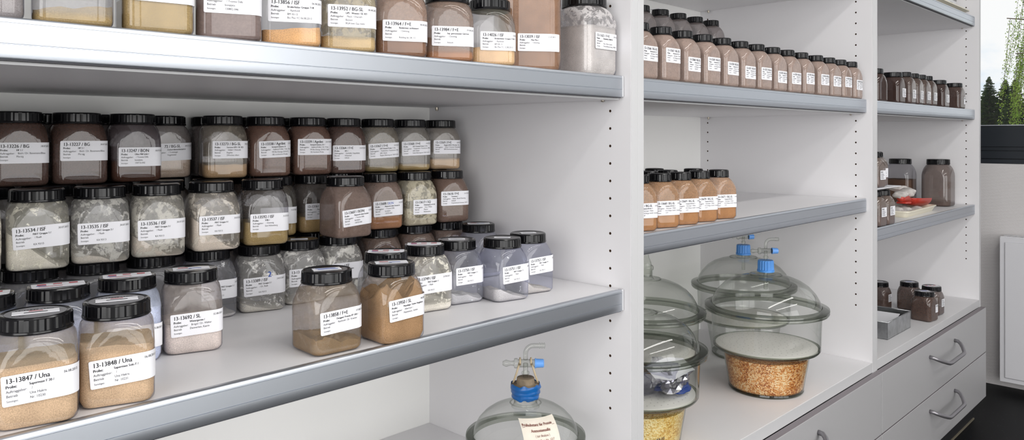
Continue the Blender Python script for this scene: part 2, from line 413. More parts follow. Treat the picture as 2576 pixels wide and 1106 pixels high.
# ------------------------------------------------------------------ shelves: board, aluminium front rail, end cap, pins
def shelf(k, ztop, label):
    xi0, xi1 = XP[k] + .038 + .0015, XP[k + 1] - .0015
    xm = (xi0 + xi1) / 2
    s = empty('shelf', (xm, .815, ztop)); tag(s, label, 'shelf', 'shelves with aluminium front rails')
    hw = (xi1 - xi0) / 2
    ob('board', bevel_box('board', (-hw, .0125, -.0430), (hw, YBK - .815 - .001, -.0015), .0008, 1), LAM, s)
    ob('lower_edge', bevel_box('lower_edge', (-hw, .0115, -.0432), (hw, .0125, -.0402), .0003, 1), EDGE, s)
    ob('gap_shade_strip', MB().box((-hw + .004, .0030, -.0400), (hw - .006, .0120, -.0388)).mesh('gap_shade_strip'), ALUD, s)  # dark strip that paints the shade in the gap below the rail
    pr = [(.0130, -.0014), (.0060, -.0004), (.0040, 0), (.0020, -.0004), (.0006, -.0018), (.0, -.0040), (.0, -.0054), (.0010, -.0056), (.0010, -.0062), (.0, -.0064),
          (0, -.0245), (.0009, -.0249), (.0009, -.0254), (0, -.0258), (0, -.0372), (.0006, -.0384), (.0026, -.0388), (.0034, -.0388), (.0034, -.0060), (.0130, -.0040)]
    ob('front_rail', extrude_x(pr, -hw + .004, hw - .006, 'front_rail'), ALU, s)
    for sx in (1,):
        ob('end_cap', bevel_box('end_cap', (hw - .006, 0.0002, -.0386), (hw - .0005, .0052, -.0004), .0015, 3), CAPM, s)
    for px, py, ph in ((hw - .001, .045, .003), (hw - .002, .515, .008)):
        ob('shelf_pin', sharp(MB().lathe([(.0001, -.0432 - ph), (.0025, -.0430 - ph), (.0035, -.0425 - ph * .6), (.0035, -.0432)], 12, (px - .004, py, 0)).mesh('shelf_pin')), STEEL, s)
    return s
ZA, ZB1, ZB2, ZB3, ZT3, ZT2 = 1.260, .876, .970, .876, 1.637, 1.621
shelf(0, ZT2, 'white shelf board high up in the left cabinet, above the cut-off top row')
shelf(0, ZA, 'shelf with bright aluminium rail under the cut-off top row of jars')
shelf(0, ZB1, 'long shelf carrying the three-high stack and the front jars')
shelf(1, ZT2, 'shelf seen from below at the top of the middle cabinet')
shelf(1, ZA, 'shelf carrying the row of fourteen small brown jars')
shelf(1, ZB2, 'shelf in the middle cabinet with orange-brown jars, above the desiccators')
shelf(2, ZT3, 'topmost shelf of the window-end cabinet, under the cream tray')
shelf(2, ZA, 'shelf with seven dark jars in the window-end cabinet')
shelf(2, ZB3, 'shelf with the red scoop and two big jars in the window-end cabinet')

# ================================================================== JARS
TYPES = {  # s side, r corner radius, zb shoulder start, zn neck, rn neck radius, R lid radius, H total, hl lid height
    'A': dict(s=.0705, r=.0120, zb=.042, zn=.0885, rn=.0285, R=.0327, H=.1035, hl=.0165),
    'S': dict(s=.0600, r=.0100, zb=.052, zn=.0920, rn=.0190, R=.0224, H=.1080, hl=.0165),
    'M': dict(s=.0900, r=.0150, zb=.082, zn=.1215, rn=.0355, R=.0405, H=.1400, hl=.0190),
    'G': dict(s=.1050, r=.0240, zb=.098, zn=.1660, rn=.0370, R=.0425, H=.1860, hl=.0210),
}
def perim(s, r, nf=6, nc=7):
    a = s / 2 - r; P = []
    for q in range(4):
        rot = q * math.pi / 2; c, sn = math.cos(rot), math.sin(rot)
        loc = [(-a + 2 * a * i / nf, -s / 2) for i in range(nf)]
        loc += [(a + r * math.sin(t), -a - r * math.cos(t)) for t in [math.pi / 2 * i / nc for i in range(nc)]]
        P += [(x * c - y * sn, x * sn + y * c) for x, y in loc]
    return P
def smin(a, b, k=.003):
    h = max(0., min(1., .5 + .5 * (b - a) / k)); return b + (a - b) * h - k * h * (1 - h)
def lim(T, z):
    Rc = (T['s'] / 2 - T['r']) * math.sqrt(2) + T['r']
    if z <= T['zb']: return Rc + .004
    u = min(1., (z - T['zb']) / (T['zn'] - T['zb'])); p = 1.45
    return T['rn'] + (Rc + .004 - T['rn']) * (1 - u ** p) ** (1 / p)
def ring(T, P, z, inset=0.):
    o = []; fil = .007
    sh = 0 if z >= fil else fil - math.sqrt(max(0, fil * fil - (fil - z) ** 2))
    for x, y in P:
        d = math.hypot(x, y); rr = smin(d - sh * (d / (T['s'] / 2)), lim(T, z)) - inset; o.append((x * rr / d, y * rr / d, z))
    return o
def jar_body(key):
    T = TYPES[key]; P = perim(T['s'], T['r']); n = len(P); v = []; f = []
    zs = [.0004, .0012, .0025, .0045, .007] + [.007 + (T['zb'] - .007) * i / 3 for i in (1, 2, 3)]
    zs += [T['zb'] + (T['zn'] - T['zb']) * (1 - (1 - i / 13) ** 1.35) for i in range(1, 14)]
    zs += [T['zn'] + .004]
    for i, z in enumerate(zs): v += ring(T, P, z)
    for i in range(len(zs) - 1):
        for k in range(n): k2 = (k + 1) % n; f.append((i * n + k, i * n + k2, (i + 1) * n + k2, (i + 1) * n + k))
    f.append(tuple(range(n - 1, -1, -1)))
    me = me_from('jar_body', v, f, True); me.polygons[len(f) - 1].use_smooth = False
    return me
def jar_lid(key):
    T = TYPES[key]; r, h = T['R'], T['hl']; z0 = T['H'] - h; n = 96
    m = MB()
    v = []; f = []
    prof = [(r - .003, 0, 0), (r, .0002, 0), (r + .0003, .0012, 0), (r + .0001, .0030, 0), (r - .0003, .0034, 1), (r - .0006, h - .0024, 1), (r - .0008, h - .0018, 0), (r - .0016, h - .0004, 0), (r - .003, h, 0), (r - .0046, h - .0006, 0), (r - .006, h - .0009, 0), (0.0005, h - .0009, 0)]
    for (rr, z, rb) in prof:
        for k in range(n):
            q = rr - (.00055 if (rb and k % 4 in (0,)) else 0); a = 2 * math.pi * k / n
            v.append((q * math.cos(a), q * math.sin(a), z0 + z))
    for i in range(len(prof) - 1):
        for k in range(n): k2 = (k + 1) % n; f.append((i * n + k, i * n + k2, (i + 1) * n + k2, (i + 1) * n + k))
    me = me_from('jar_lid', v, f, True); return sharp(me, 11)
def jar_fill(key, level, slope=0., ang=0., lump=0., seed=0):
    """heap of powder: follows the wall, top surface level, tilted or lumpy"""
    T = TYPES[key]; P = perim(T['s'], T['r'], 4, 5); n = len(P); v = []; f = []; NR = 9; inset = .0012
    ca, sa = math.cos(ang), math.sin(ang)
    def top(x, y):
        q = level + slope * (x * ca + y * sa)
        if lump: q += lump * (mnoise.noise((x * 55 + seed * 3.1, y * 55, seed * 1.7)) + .5 * mnoise.noise((x * 150, y * 150, seed)))
        return max(.003, min(T['zn'] - .004, q))
    for i in range(NR + 1):
        t = i / NR
        for x, y in P:
            z = .0012 + (top(x, y) - .0012) * t
            o = ring(T, [(x, y)], z, inset)[0]; v.append(o)
    for i in range(NR):
        for k in range(n): k2 = (k + 1) % n; f.append((i * n + k, i * n + k2, (i + 1) * n + k2, (i + 1) * n + k))
    f.append(tuple(range(n - 1, -1, -1)))
    base = NR * n; prev = base
    for q in (.75, .5, .25):
        st = len(v)
        for k in range(n):
            x, y, z = v[base + k]; v.append((x * q, y * q, top(x * q, y * q)))
        for k in range(n): k2 = (k + 1) % n; f.append((prev + k, prev + k2, st + k2, st + k))
        prev = st
    v.append((0, 0, top(0, 0))); c = len(v) - 1
    for k in range(n): f.append((prev + k, prev + (k + 1) % n, c))
    return sharp(me_from('powder_heap', v, f, True), 50)
BODY = {k: jar_body(k) for k in TYPES}; BODYB = {k: BODY[k].copy() for k in TYPES}; LIDM = {k: jar_lid(k) for k in TYPES}
for k in TYPES: BODY[k].materials.append(JARP); BODYB[k].materials.append(JARB); LIDM[k].materials.append(LID)
FILLS = {}

# ---- lettering
_tc = bpy.data.curves.new('letters', 'FONT'); _tc.dimensions = '2D'; _tc.fill_mode = 'FRONT'; _tc.resolution_u = 2
_to = bpy.data.objects.new('letters', _tc)
_cache = {}
def text(body, size, bold=0., xs=.86):
    key = (body, size, bold, xs)
    if key not in _cache:
        _tc.body = body; _tc.size = size; _tc.offset = 0.
        me = _to.to_mesh(); v = [(p.co.x * xs, p.co.y) for p in me.vertices]; f = [tuple(p.vertices) for p in me.polygons]; _to.to_mesh_clear()
        _cache[key] = (v, f)
    return _cache[key]
class Print:
    def __init__(s): s.v = []; s.f = []
    def put(s, body, x, y, size, bold=0., xs=.86, maxw=None, slant=0):
        if not body: return
        v, f = text(body, size, bold, xs); b = len(s.v)
        k = 1.
        if maxw and v:
            w = max(q[0] for q in v)
            if w > maxw: k = maxw / w
        for dx in ((0.,) if bold < .00004 else (-bold * .9, bold * .9)):      # heavy type is struck twice, a hair apart
            b = len(s.v); s.v += [(x + dx + q[0] * k + slant * q[1], y + q[1]) for q in v]; s.f += [tuple(i + b for i in q) for q in f]
    def bar(s, x0, y0, x1, y1):
        b = len(s.v); s.v += [(x0, y0), (x1, y0), (x1, y1), (x0, y1)]; s.f.append((b, b + 1, b + 2, b + 3))
def around(T, u, off):
    a = T['s'] / 2 - T['r']; r = T['r']; sg = 1 if u >= 0 else -1; q = abs(u); arc = r * math.pi / 2
    if q <= a: x, y, nx, ny = q, -T['s'] / 2, 0, -1
    elif q <= a + arc:
        t = (q - a) / r; nx, ny = math.sin(t), -math.cos(t); x, y = a + r * nx, -a + r * ny
    else: x, y, nx, ny = T['s'] / 2, -a + (q - a - arc), 1, 0
    return sg * (x + nx * off), y + ny * off
LW, LH = .072, .0285
def wrap(T, pts, u0, z0, tilt, off, scale=1.):
    c, s = math.cos(tilt), math.sin(tilt); o = []
    for x, y in pts:
        x *= scale; y *= scale
        xx, yy = x * c - y * s, x * s + y * c
        px, py = around(T, u0 + xx, off); o.append((px, py, z0 + yy))
    return o
def label_sheet(T, u0, z0, tilt, w, h, off=.0006):
    n = 24; rad = .0016; pts = []
    cols = [0, rad * .3, rad] + [rad + (w - 2 * rad) * i / n for i in range(1, n)] + [w - rad, w - rad * .3, w]
    v = []; f = []
    for x in cols:
        d = min(x, w - x); ins = 0 if d >= rad else rad - math.sqrt(max(0, rad * rad - (rad - d) ** 2))
        v += [(x, ins), (x, h - ins)]
    for i in range(len(cols) - 1): f.append((2 * i, 2 * i + 2, 2 * i + 3, 2 * i + 1))
    return me_from('paper_label', wrap(T, v, u0, z0, tilt, off), f, True)
def form(code, date, probe, auf, betr, b2, cx=3.4):
    p = Print(); mm = .001
    p.put(code, cx * mm, 21.4 * mm, 6.6 * mm, .00013, .86)
    if date:
        p.put(date, 50.5 * mm, 22.2 * mm, 3.5 * mm, .00002, .80); p.bar(.0505, .0216, .0505 + .00198 * len(date), .02185)
    p.put('Probe:', 3.4 * mm, 16.8 * mm, 3.9 * mm, .00014, .88); p.put(probe, 22.0 * mm, 17.0 * mm, 3.45 * mm, .00010, .86)
    p.put('Auftraggeber:', 3.4 * mm, 12.5 * mm, 3.55 * mm, .00001, .86); p.put(auf, 23.8 * mm, 12.7 * mm, 3.55 * mm, .00001, .86)
    p.put('Betrieb', 3.4 * mm, 8.2 * mm, 3.6 * mm, .00001, .86); p.put(betr, 22.0 * mm, 8.3 * mm, 3.6 * mm, .00001, .86)
    p.put('Sonstiges:', 3.4 * mm, 3.8 * mm, 2.8 * mm, .00002, .86); p.put(b2, 22.0 * mm, 4.0 * mm, 3.5 * mm, .00001, .86)
    return p
def sticker_on_lid(jar, key, style, ang, num=''):
    T = TYPES[key]; z = T['H'] - .0009; r = T['R']; m = MB(); pr = {RED: Print(), BLUEI: Print(), INK: Print()}
    if style == 'ring':        # grey printed disc edge with a small white paper slip
        w, h = .040, .015
        m2 = MB(); n = 40; rr = r - .006
        m2.add([(rr * math.cos(2 * math.pi * k / n), rr * math.sin(2 * math.pi * k / n), z + .0002) for k in range(n)], [tuple(range(n))])
        d = ob('lid_disc', m2.mesh('lid_disc'), principled('grey_disc_paper', (.23, .23, .245), .5), jar); d.rotation_euler = (0, 0, ang)
        q = Print(); q.put(num, -.018, .0105, .0062, .0001); q.put('Probe:', -.02, -.0145, .005, .0001)
        ob('print', me_from('print', [(x, y, z + .0004) for x, y in q.v], q.f), INK, d)
        pr[RED].bar(-.006, .0025, .006, .0050); pr[INK].bar(-.010, -.004, .010, -.0015)
    elif style == 'sheet':
        w, h = .054, .026
        for i in range(3): pr[RED].bar(-.021 + i * .016, .002 + .0015 * (i % 2), -.012 + i * .016, .009)
        pr[BLUEI].bar(-.022, -.003, -.012, .000); pr[RED].bar(-.020, -.009, .004, -.0065)
    elif style == 'blue':
        w, h = .036, .017; pr[BLUEI].bar(-.014, .002, .012, .005); pr[BLUEI].bar(-.012, -.005, .014, -.002)
    elif style == 'mixed':
        w, h = .044, .020; pr[RED].bar(-.016, .002, -.004, .006); pr[BLUEI].bar(-.003, -.004, .012, -.001); pr[INK].bar(-.018, -.007, .0, -.005)
    else:
        w, h = .028, .012; pr[INKG] = Print(); pr[INKG].bar(-.010, -.002, .010, .0)
    m.box((-w / 2, -h / 2, z + .0003), (w / 2, h / 2, z + .0008))
    s = ob('lid_sticker', m.mesh('lid_sticker'), PAPER, jar); s.rotation_euler = (0, 0, ang)
    for mt, q in pr.items():
        if q.f: ob('print', me_from('print', [(x, y, z + .0010) for x, y in q.v], q.f), mt, s)

def make_jar(key, x, y, z, yaw, look, label, code=None, group=None, lu=-.027, lz=.022, tilt=0., sticker=None, sang=0., fill=None, blue=False, note=None, cat='jar', smear=.22):
    """look: (fill colour, fill level 0..1, dust colour, dust amount)"""
    T = TYPES[key]; fc, lev, dc, da = look
    j = empty('sample_jar', (x, y, z), R(yaw)); tag(j, label, cat, group)
    bo = ob('body', (BODYB if blue else BODY)[key], None, j, color=(*lin(dc), da))
    sl, an, lm = fill or (0, 0, .0015)
    bo['smear'] = smear
    bo['fill_height'] = max(0., lev * T['zn'] - abs(sl) * .03 - lm) if lev > 0 and da < .9 else 0.
    fk = (key, round(lev, 2), sl, an, lm)
    if lev > 0:
        if fk not in FILLS: FILLS[fk] = jar_fill(key, lev * T['zn'], sl, an, lm, len(FILLS)); FILLS[fk].materials.append(POWDER)
        ob('contents', FILLS[fk], None, j, color=(*lin(fc), 1))
    ob('lid', LIDM[key], None, j)
    if code is not None:
        lb = ob('paper_label', label_sheet(T, lu, lz, R(tilt), LW, LH), PAPER, j)
        p = code if isinstance(code, Print) else form(*code)
        if p.f: ob('print', me_from('print', wrap(T, p.v, lu, lz, R(tilt), .0009), p.f), INK, lb)
        if note:
            q = Print(); q.put(note, .0285, .0212, .0064, -.00002, .8, slant=.25)
            ob('handwriting', me_from('print', wrap(T, q.v, lu, lz, R(tilt), .0009), q.f), BLUEI, lb)
    if sticker: sticker_on_lid(j, key, sticker, R(sang) - R(yaw), code[0] if isinstance(code, tuple) else '')
    return j

BEI = (208, 178, 144); BRN = (84, 66, 60); BRN2 = (104, 80, 70); WHT = (244, 238, 222); STR = (170, 146, 100); GRY = (150, 144, 142); TANB = (178, 148, 112)
J = make_jar
GA = 'jars of the cut-off top row'; G3 = 'jars of the top layer of the stack'; G2 = 'jars of the middle layer of the stack'; G1 = 'jars of the bottom layer of the stack'
GF = 'jars at the front of the long shelf'; GS = 'row of small brown jars'; GO = 'orange-brown jars of the middle cabinet'
# ---- shelf A, left cabinet: front row
za = ZA - .0013
J('A', .163, .862, za, -7.7, (GRY, .5, (140, 130, 125), .8), 'leftmost cut-off jar of the top row, grey-brown', Print(), GA, lz=.060)
J('A', .243, .861, za, -12.8, (STR, .20, (150, 148, 146), .55), 'top-row jar with straw-coloured residue, second from the left edge', Print(), GA, lz=.047, fill=(.12, 0, .003))
J('A', .324, .861, za, -10.6, (STR, .42, (160, 150, 130), .35), 'top-row jar of straw powder labelled GPS, 4Wochen', ('', '06.08.2013', 'Gerste GPS, 4Wochen / SE', 'Göbel / Overath/ Wiesmann', 'Engelau', ''), GA, lz=.033)
J('A', .407, .861, za, -22.3, ((120, 104, 98), .45, (128, 112, 108), .95), 'top-row jar of grey-brown powder labelled Cellulose', ('/ BON', '06.08.2013', 'Cellulose /', '/ Yvonne Dills', 'bonalytic', '130802-046', 26), GA, lz=.030)
J('A', .488, .861, za, -27.5, ((226, 176, 122), .24, (150, 148, 150), .22), 'top-row jar with orange-beige feed labelled 13-13856', ('13-13856 / ISF', '06.08.2013', 'Broilerfutter Gruppe 7+8', '/ Ramhold', 'BM 30-13', 'Bio Plus YC 06.08.2013'), GA, lz=.029, fill=(.10, 0, .002))
J('A', .569, .861, za, -26.5, ((196, 168, 120), .22, (150, 140, 118), .62), 'top-row jar coated with olive dust labelled 13-13952', ('13-13952 / BG-SL', '08.08.2013', 'GPS - Weizen / SE XD', 'Fleck / Overath', 'Boysen', 'BGA kein Gas mehr'), GA, lz=.031, smear=.95)
J('A', .656, .861, za, -29.3, ((134, 100, 78), .55, (150, 124, 108), .85), 'top-row jar of brown manure labelled 13-13964', ('13-13964 / F+E', '08.08.2013', 'Rindermist zerkleinert', '/ Demmig', '', 'Rickling kb_04_13'), GA, lz=.021)
J('A', .745, .861, za, -32.9, ((170, 122, 88), .28, (140, 120, 108), .80), 'top-row jar dusted brown labelled 13-13984', ('13-13984 / F+E', '09.08.2013', 'Sep. getrockneter Gärrest', '/ Demmig', '', 'Ankom'), GA, lz=.022, fill=(-.3, 0, .002))
J('A', .833, .861, za, -32.1, ((222, 184, 138), .30, (170, 165, 150), .30), 'top-row jar with yellowish feed labelled 13-14026', ('13-14026 / ISF', '12.08.2013', 'Broilerfutter Gruppe 7+8 S', '/ Ramhold', 'BM 30-13', 'Bio Plus YC 12.08.2013'), GA, lz=.023, lu=-.022)
J('G', .940, .882, za, -36.8, ((150, 116, 92), .93, (150, 116, 92), .5), 'large jar filled with brown feed labelled 13-13039', ('13-13039 / ISF', '11.07.2013', 'Mais Plus /', '/ Demmig', '', ''), GA, lz=.030, lu=-.024)
J('M', 1.073, .865, za, -1.1, ((206, 200, 194), .70, (190, 186, 186), .55), 'wide jar of white lime standing last on the top shelf', ('13-11621 / F+E', '28.05.2013', 'Brandtkalk (1908/13) /', '/', 'Feto- Werk GmbH', 'Rohstoffüberprüfung 1908/13'), GA, lz=.045, lu=-.024, smear=.95)
# ---- shelf B, top layer of the stack
z3 = ZB1 - .0013 + 2 * .1035
J('A', .281, 1.245, z3, -4.7, (BRN, .3, BRN, 1.0), 'dark brown jar in the top layer labelled 13-13226', ('13-13226 / BG', '18.07.2013', 'HF 1 /', 'Büch / Dr. Banemann/Blee', 'Merzig', ''), G3, lz=.032)
J('A', .358, 1.245, z3, -6, (BRN, .3, BRN, 1.0), 'dark brown jar in the top layer labelled 13-13227', ('13-13227 / BG', '18.07.2013', 'HF 2 /', 'Büch / Dr. Banemann/Blee', 'Merzig', ''), G3, lz=.034)
J('A', .4355, 1.245, z3, -6.3, ((80, 56, 46), .38, (92, 82, 84), .75), 'dark jar in the top layer labelled 13-13247', ('13-13247 / BON', '18.07.2013', 'Olive Mill Solid /', '/ Yvonne Dills', 'bonalytic', '130716-042'), G3, lz=.024)
J('A', .515, 1.3225, z3, -7.3, ((200, 180, 160), .38, (150, 140, 134), .6), 'pale grey jar half hidden behind jar 13-13247, label ending 72 / BG-SL', ('72 / BG-SL', '09.07.2013', 'Zuckerrübenschnitzel tr', '/ Treittinger', 'Vogelmeier', '', 18), G3, lz=.028, tilt=2)
J('A', .5795, 1.245, z3, -15, (TANB, .26, (170, 160, 145), .45), 'dusty clear jar in the top layer labelled 13-13273', ('13-13273 / BG-SL', '19.07.2013', 'Gersten-GPS / SE XD', 'Göbel / Overath', 'Engelau', '2Wochen siliert'), G3, lz=.033, lu=-.022, smear=.45)
J('A', .657, 1.245, z3, -9.8, (BRN2, .2, BRN2, 1.0), 'brown jar in the top layer labelled 13-13338', ('13-13338 / AgriInt', '22.07.2013', 'farmyard manure, A', 'Gabbott/Telfer / Dr. Fritz', 'FM Bio Energy, D.N.O.', 'GB, trockenere Probe'), G3, lz=.032, tilt=2, lu=-.022)
J('A', .740, 1.245, z3, -10.7, (BRN2, .2, BRN2, 1.0), 'brown jar in the top layer labelled 13-13339', ('13-13339 / AgriInt', '22.07.2013', 'farmyard manure, A1 /', 'Gabbott/Telfer / Dr. Fritz', 'FM Bio Energy, D.N.O. Sud', 'GB, feuchtere Probe'), G3, lz=.036, lu=-.030)
J('A', .817, 1.245, z3, -17.3, ((88, 70, 64), .2, (88, 70, 64), 1.0), 'dark brown jar in the top layer labelled 13-13364', ('13-13364 / F+E', '23.07.2013', 'HF1 /', 'Gamballa / Stapelfeldt', 'Wittenhof', 'ORGA'), G3, lz=.024, lu=-.030)
J('A', .896, 1.245, z3, -19.7, ((146, 128, 88), .14, (138, 130, 118), .80), 'olive-grey dusty jar in the top layer labelled 13-13367', ('13-13367 / F+E', '23.07.2013', 'GPS Triticale Probe 1 / Sc', 'Tiedemann / Teunissens Wer', 'LBG Glasin', 'Beginn Silierung am 18.07.2013'), G3, lz=.026, tilt=3)
J('A', .976, 1.245, z3, -20.1, (STR, .16, (140, 134, 126), .75), 'grey dusty jar in the top layer labelled 13-13368', ('13-13368 / F+E', '23.07.2013', 'GPS Triticale Probe 2 / Sc', 'Tiedemann / Teunissens Wer', 'LBG Glasin', 'Ende Silierung am 19.07.2013'), G3, lz=.030, tilt=2)
J('A', 1.058, 1.245, z3, -20.4, ((196, 166, 130), .26, (150, 142, 132), .70), 'last jar at the right of the top layer, labelled 13-13369', ('13-13369 / F+E', '23.07.2013', 'Roggen-GPS/ 2 Wochen / Sc', 'Göbel / Overath/ Wiesmann', 'BMK Bordesholmerland', ''), G3, lz=.033)
for xb, n1, n2 in ((.245, '', '13-13226'), (.339, '13-13226', '13-13227'), (.4225, '13-13227', '13-13247'), (.594, '', '13-13273'), (.668, '13-13273', '13-13338'), (.750, '13-13338', '13-13339'), (.832, '13-13339', '13-13364')):
    J('A', xb, 1.3245, z3, -3, ((110, 100, 98), .3, (112, 104, 102), .9), 'jar behind the top layer, lid showing ' + ('between jars %s and %s' % (n1, n2) if n1 else 'just left of jar ' + n2), None, 'back jars of the top layer')
# ---- middle layer
z2 = ZB1 - .0013 + .1035
MAT = ('/ Raab', '', 'KA 93/13')
J('A', .206, 1.155, z2, -6.1, (WHT, .3, WHT, .55), 'jar of cream powder cut off at the left edge, middle layer', None, G2, smear=.95)
J('A', .2845, 1.155, z2, -11.8, (WHT, .24, (226, 222, 206), .42), 'jar with cream powder heap in the middle layer labelled 13-13534', ('13-13534 / ISF', '30.07.2013', 'MAT Gruppe 1 /') + MAT, G2, lz=.028, tilt=3, fill=(-.8, 0, .003), smear=.95)
J('A', .361, 1.155, z2, -15.4, ((240, 230, 212), .10, (190, 188, 182), .50), 'smeared jar in the middle layer labelled 13-13535', ('13-13535 / ISF', '30.07.2013', 'MAT Gruppe 2 /') + MAT, G2, lz=.027, tilt=1, fill=(-.25, 0, .004), smear=.95)
J('A', .438, 1.155, z2, -15.8, ((242, 228, 210), .12, (186, 182, 172), .55), 'smeared jar in the middle layer labelled 13-13536', ('13-13536 / ISF', '30.07.2013', 'MAT Gruppe 3 /') + MAT, G2, lz=.025, tilt=1, fill=(-.62, 0, .002), smear=.95)
J('A', .520, 1.155, z2, -9.2, ((242, 228, 210), .20, (200, 192, 180), .48), 'jar with sloping cream powder in the middle layer labelled 13-13537', ('13-13537 / ISF', '30.07.2013', 'MAT Gruppe 4 /') + MAT, G2, lz=.025, fill=(-.95, 0, .002), smear=.95)
J('A', .604, 1.155, z2, -13.6, ((164, 142, 98), .42, (130, 124, 118), .35), 'jar half full of olive powder in the middle layer labelled 13-13592', ('13-13592 / ISF', '31.07.2013', 'TMR /', '/ Demmig', 'Gut Hülsenberg', ''), G2, lz=.022)
J('A', .668, 1.238, z2, -18.4, (STR, .25, (140, 134, 124), .4), 'jar mostly hidden behind jar 13-13592 in the middle layer', ('', '15.07.2013', '', 'mann', '', ''), G2, lz=.022)
J('A', .747, 1.240, z2, -9.1, ((190, 160, 112), .34, (120, 112, 106), .55), 'jar of straw powder behind jar 13-13607, labelled 13-13161', ('13-13161 / F&E', '', 'Roggen-GPS', 'Göbel / Ove', 'BMK Borde', ''), G2, lz=.024)
J('A', .748, 1.134, z2, -2.4, ((150, 116, 90), .20, (128, 110, 102), .92), 'brown jar projecting from the middle layer labelled 13-13607', ('13-13607 / BON', '31.07.2013', 'Maisstroh ohne Deckel', '/ Yvonne Dills', 'bonalytic', '130725-060'), G2, lz=.019, tilt=4, lu=-.025)
J('A', .861, 1.190, z2, -11.9, ((164, 120, 88), .30, (136, 116, 106), .88), 'brown jar in the middle layer labelled 13-13608 with blue handwriting', ('13-13608 /', '31.07.2013', 'Maisstroh ohne Deckel k', '/ Yvonne Dills', 'bonalytic', '130725-062'), G2, lz=.024, tilt=2, note='BON')
J('A', .945, 1.190, z2, -12.5, ((190, 178, 152), .16, (186, 178, 156), .60), 'jar streaked with cream residue in the middle layer labelled 13-13617', ('13-13617 / SQ', '', 'Schaumaphos M VM', 'Hess / Müller', 'Maurer', 'Reklamation'), G2, lz=.022, lu=-.020, fill=(-.3, 0, .004), smear=.95)
J('A', 1.030, 1.190, z2, -14.9, ((112, 92, 82), .2, (112, 92, 82), 1.0), 'grey-brown jar at the right end of the middle layer labelled 13-13618', ('13-13618 / F+E', '31.07.2013', 'Fermenter /', 'Fahjen / Brack/ Demmig', 'Eckhoff', 'Enzymversuch Sommer 2013'), G2, lz=.034, lu=-.030)
for xb, n1, n2 in ((.245, '', '13-13534'), (.322, '13-13534', '13-13535'), (.400, '13-13535', '13-13536'), (.478, '13-13536', '13-13537'), (.560, '13-13537', '13-13592')):
    J('A', xb, 1.238, z2, -4, ((150, 146, 140), .3, (160, 156, 150), .5), 'jar behind the middle layer, lid in the gap ' + ('between jars %s and %s' % (n1, n2) if n1 else 'left of jar ' + n2), None, 'back jars of the middle layer')
for xb in (.822, .899, .978, 1.057):
    J('A', xb, 1.272, z2, -3, ((110, 96, 88), .3, (110, 96, 88), .9), 'brown jar hidden behind the right end of the middle layer', None, 'hidden supporting jars')
for xb in (.245, .339, .4225, .515, .594, .668, .750, .832):
    J('A', xb, 1.326, z2, 0, ((110, 96, 88), .3, (110, 96, 88), .9), 'jar against the back panel, hidden behind the stack', None, 'hidden supporting jars') if xb < .8 else None
# ---- bottom layer
z1 = ZB1 - .0013
CLR = (206, 206, 208)
for xb, nm in ((.200, 'far left'), (.277, 'second'), (.354, 'third'), (.432, 'fourth')):
    J('A', xb, 1.160, z1, -14, ((190, 186, 178), .2, CLR, .4), {'far left': 'bottom-layer jar at the left edge, its lid under the stack', 'second': 'bottom-layer jar under jar 13-13534', 'third': 'bottom-layer jar under jar 13-13535', 'fourth': 'bottom-layer jar under jar 13-13536'}[nm], None, G1)
J('A', .515, 1.158, z1, -4, (WHT, .06, CLR, .35), 'clear jar under jar 13-13537, label dated 24.07.', ('', '24.07.2013', '         MAT Gruppe 1 /', '/ Dr. Raab', '', 'KA 93/13'), G1, lz=.030, blue=True, lu=-.022, smear=.95)
J('A', .597, 1.152, z1, -15.4, (WHT, .06, (210, 208, 204), .44), 'clear smeared jar in the bottom layer labelled 13-13389', ('13-13389 / ISF', '24.07.2013', 'MAT Gruppe 2 /', '/ Dr. Raab', '', 'KA 93/13'), G1, lz=.026, tilt=2, lu=-.030, fill=(-.3, 0, .002), smear=.95)
J('A', .6725, 1.158, z1, -6.1, (WHT, .06, (220, 218, 214), .46), 'white-smeared bottom-layer jar with a small sticker on its lid', ('13-13', '', '', '', '', ''), G1, lz=.030, sticker='slip', sang=-30, lu=-.032, smear=.95)
J('A', .750, 1.160, z1, -8.9, ((170, 166, 158), .16, (200, 198, 192), .50), 'smeared bottom-layer jar under jar 13-13607', ('            / ISF', '', '           Gruppe', '', '', ''), G1, lz=.030, smear=.95)
for xb, n in ((.860, '13-13608'), (.945, '13-13617'), (1.030, '13-13618')):
    J('A', xb, 1.190, z1, -16, ((120, 100, 88), .3, (120, 102, 92), .85), 'brown bottom-layer jar under jar ' + n, None, G1)
J('A', 1.043, 1.110, z1, -4.2, (CLR, .1, CLR, .3), 'bottom-layer jar with a red and blue sticker, in front of the stack end', None, G1, sticker='mixed', sang=-40, blue=True)
for xb in (.245, .322, .400, .478, .560, .668, .742):
    J('A', xb, 1.240, z1, 0, (GRY, .3, GRY, .6), 'jar at the bottom, hidden inside the stack', None, 'hidden supporting jars')
for xb in (.822, .899, .978, 1.057):
    J('A', xb, 1.272, z1, 0, (GRY, .3, GRY, .6), 'jar at the bottom right, hidden inside the stack', None, 'hidden supporting jars')
for xb in (.245, .339, .4225, .515, .594, .668, .750):
    J('A', xb, 1.326, z1, 0, (GRY, .3, GRY, .6), 'jar at the bottom against the back panel', None, 'hidden supporting jars')
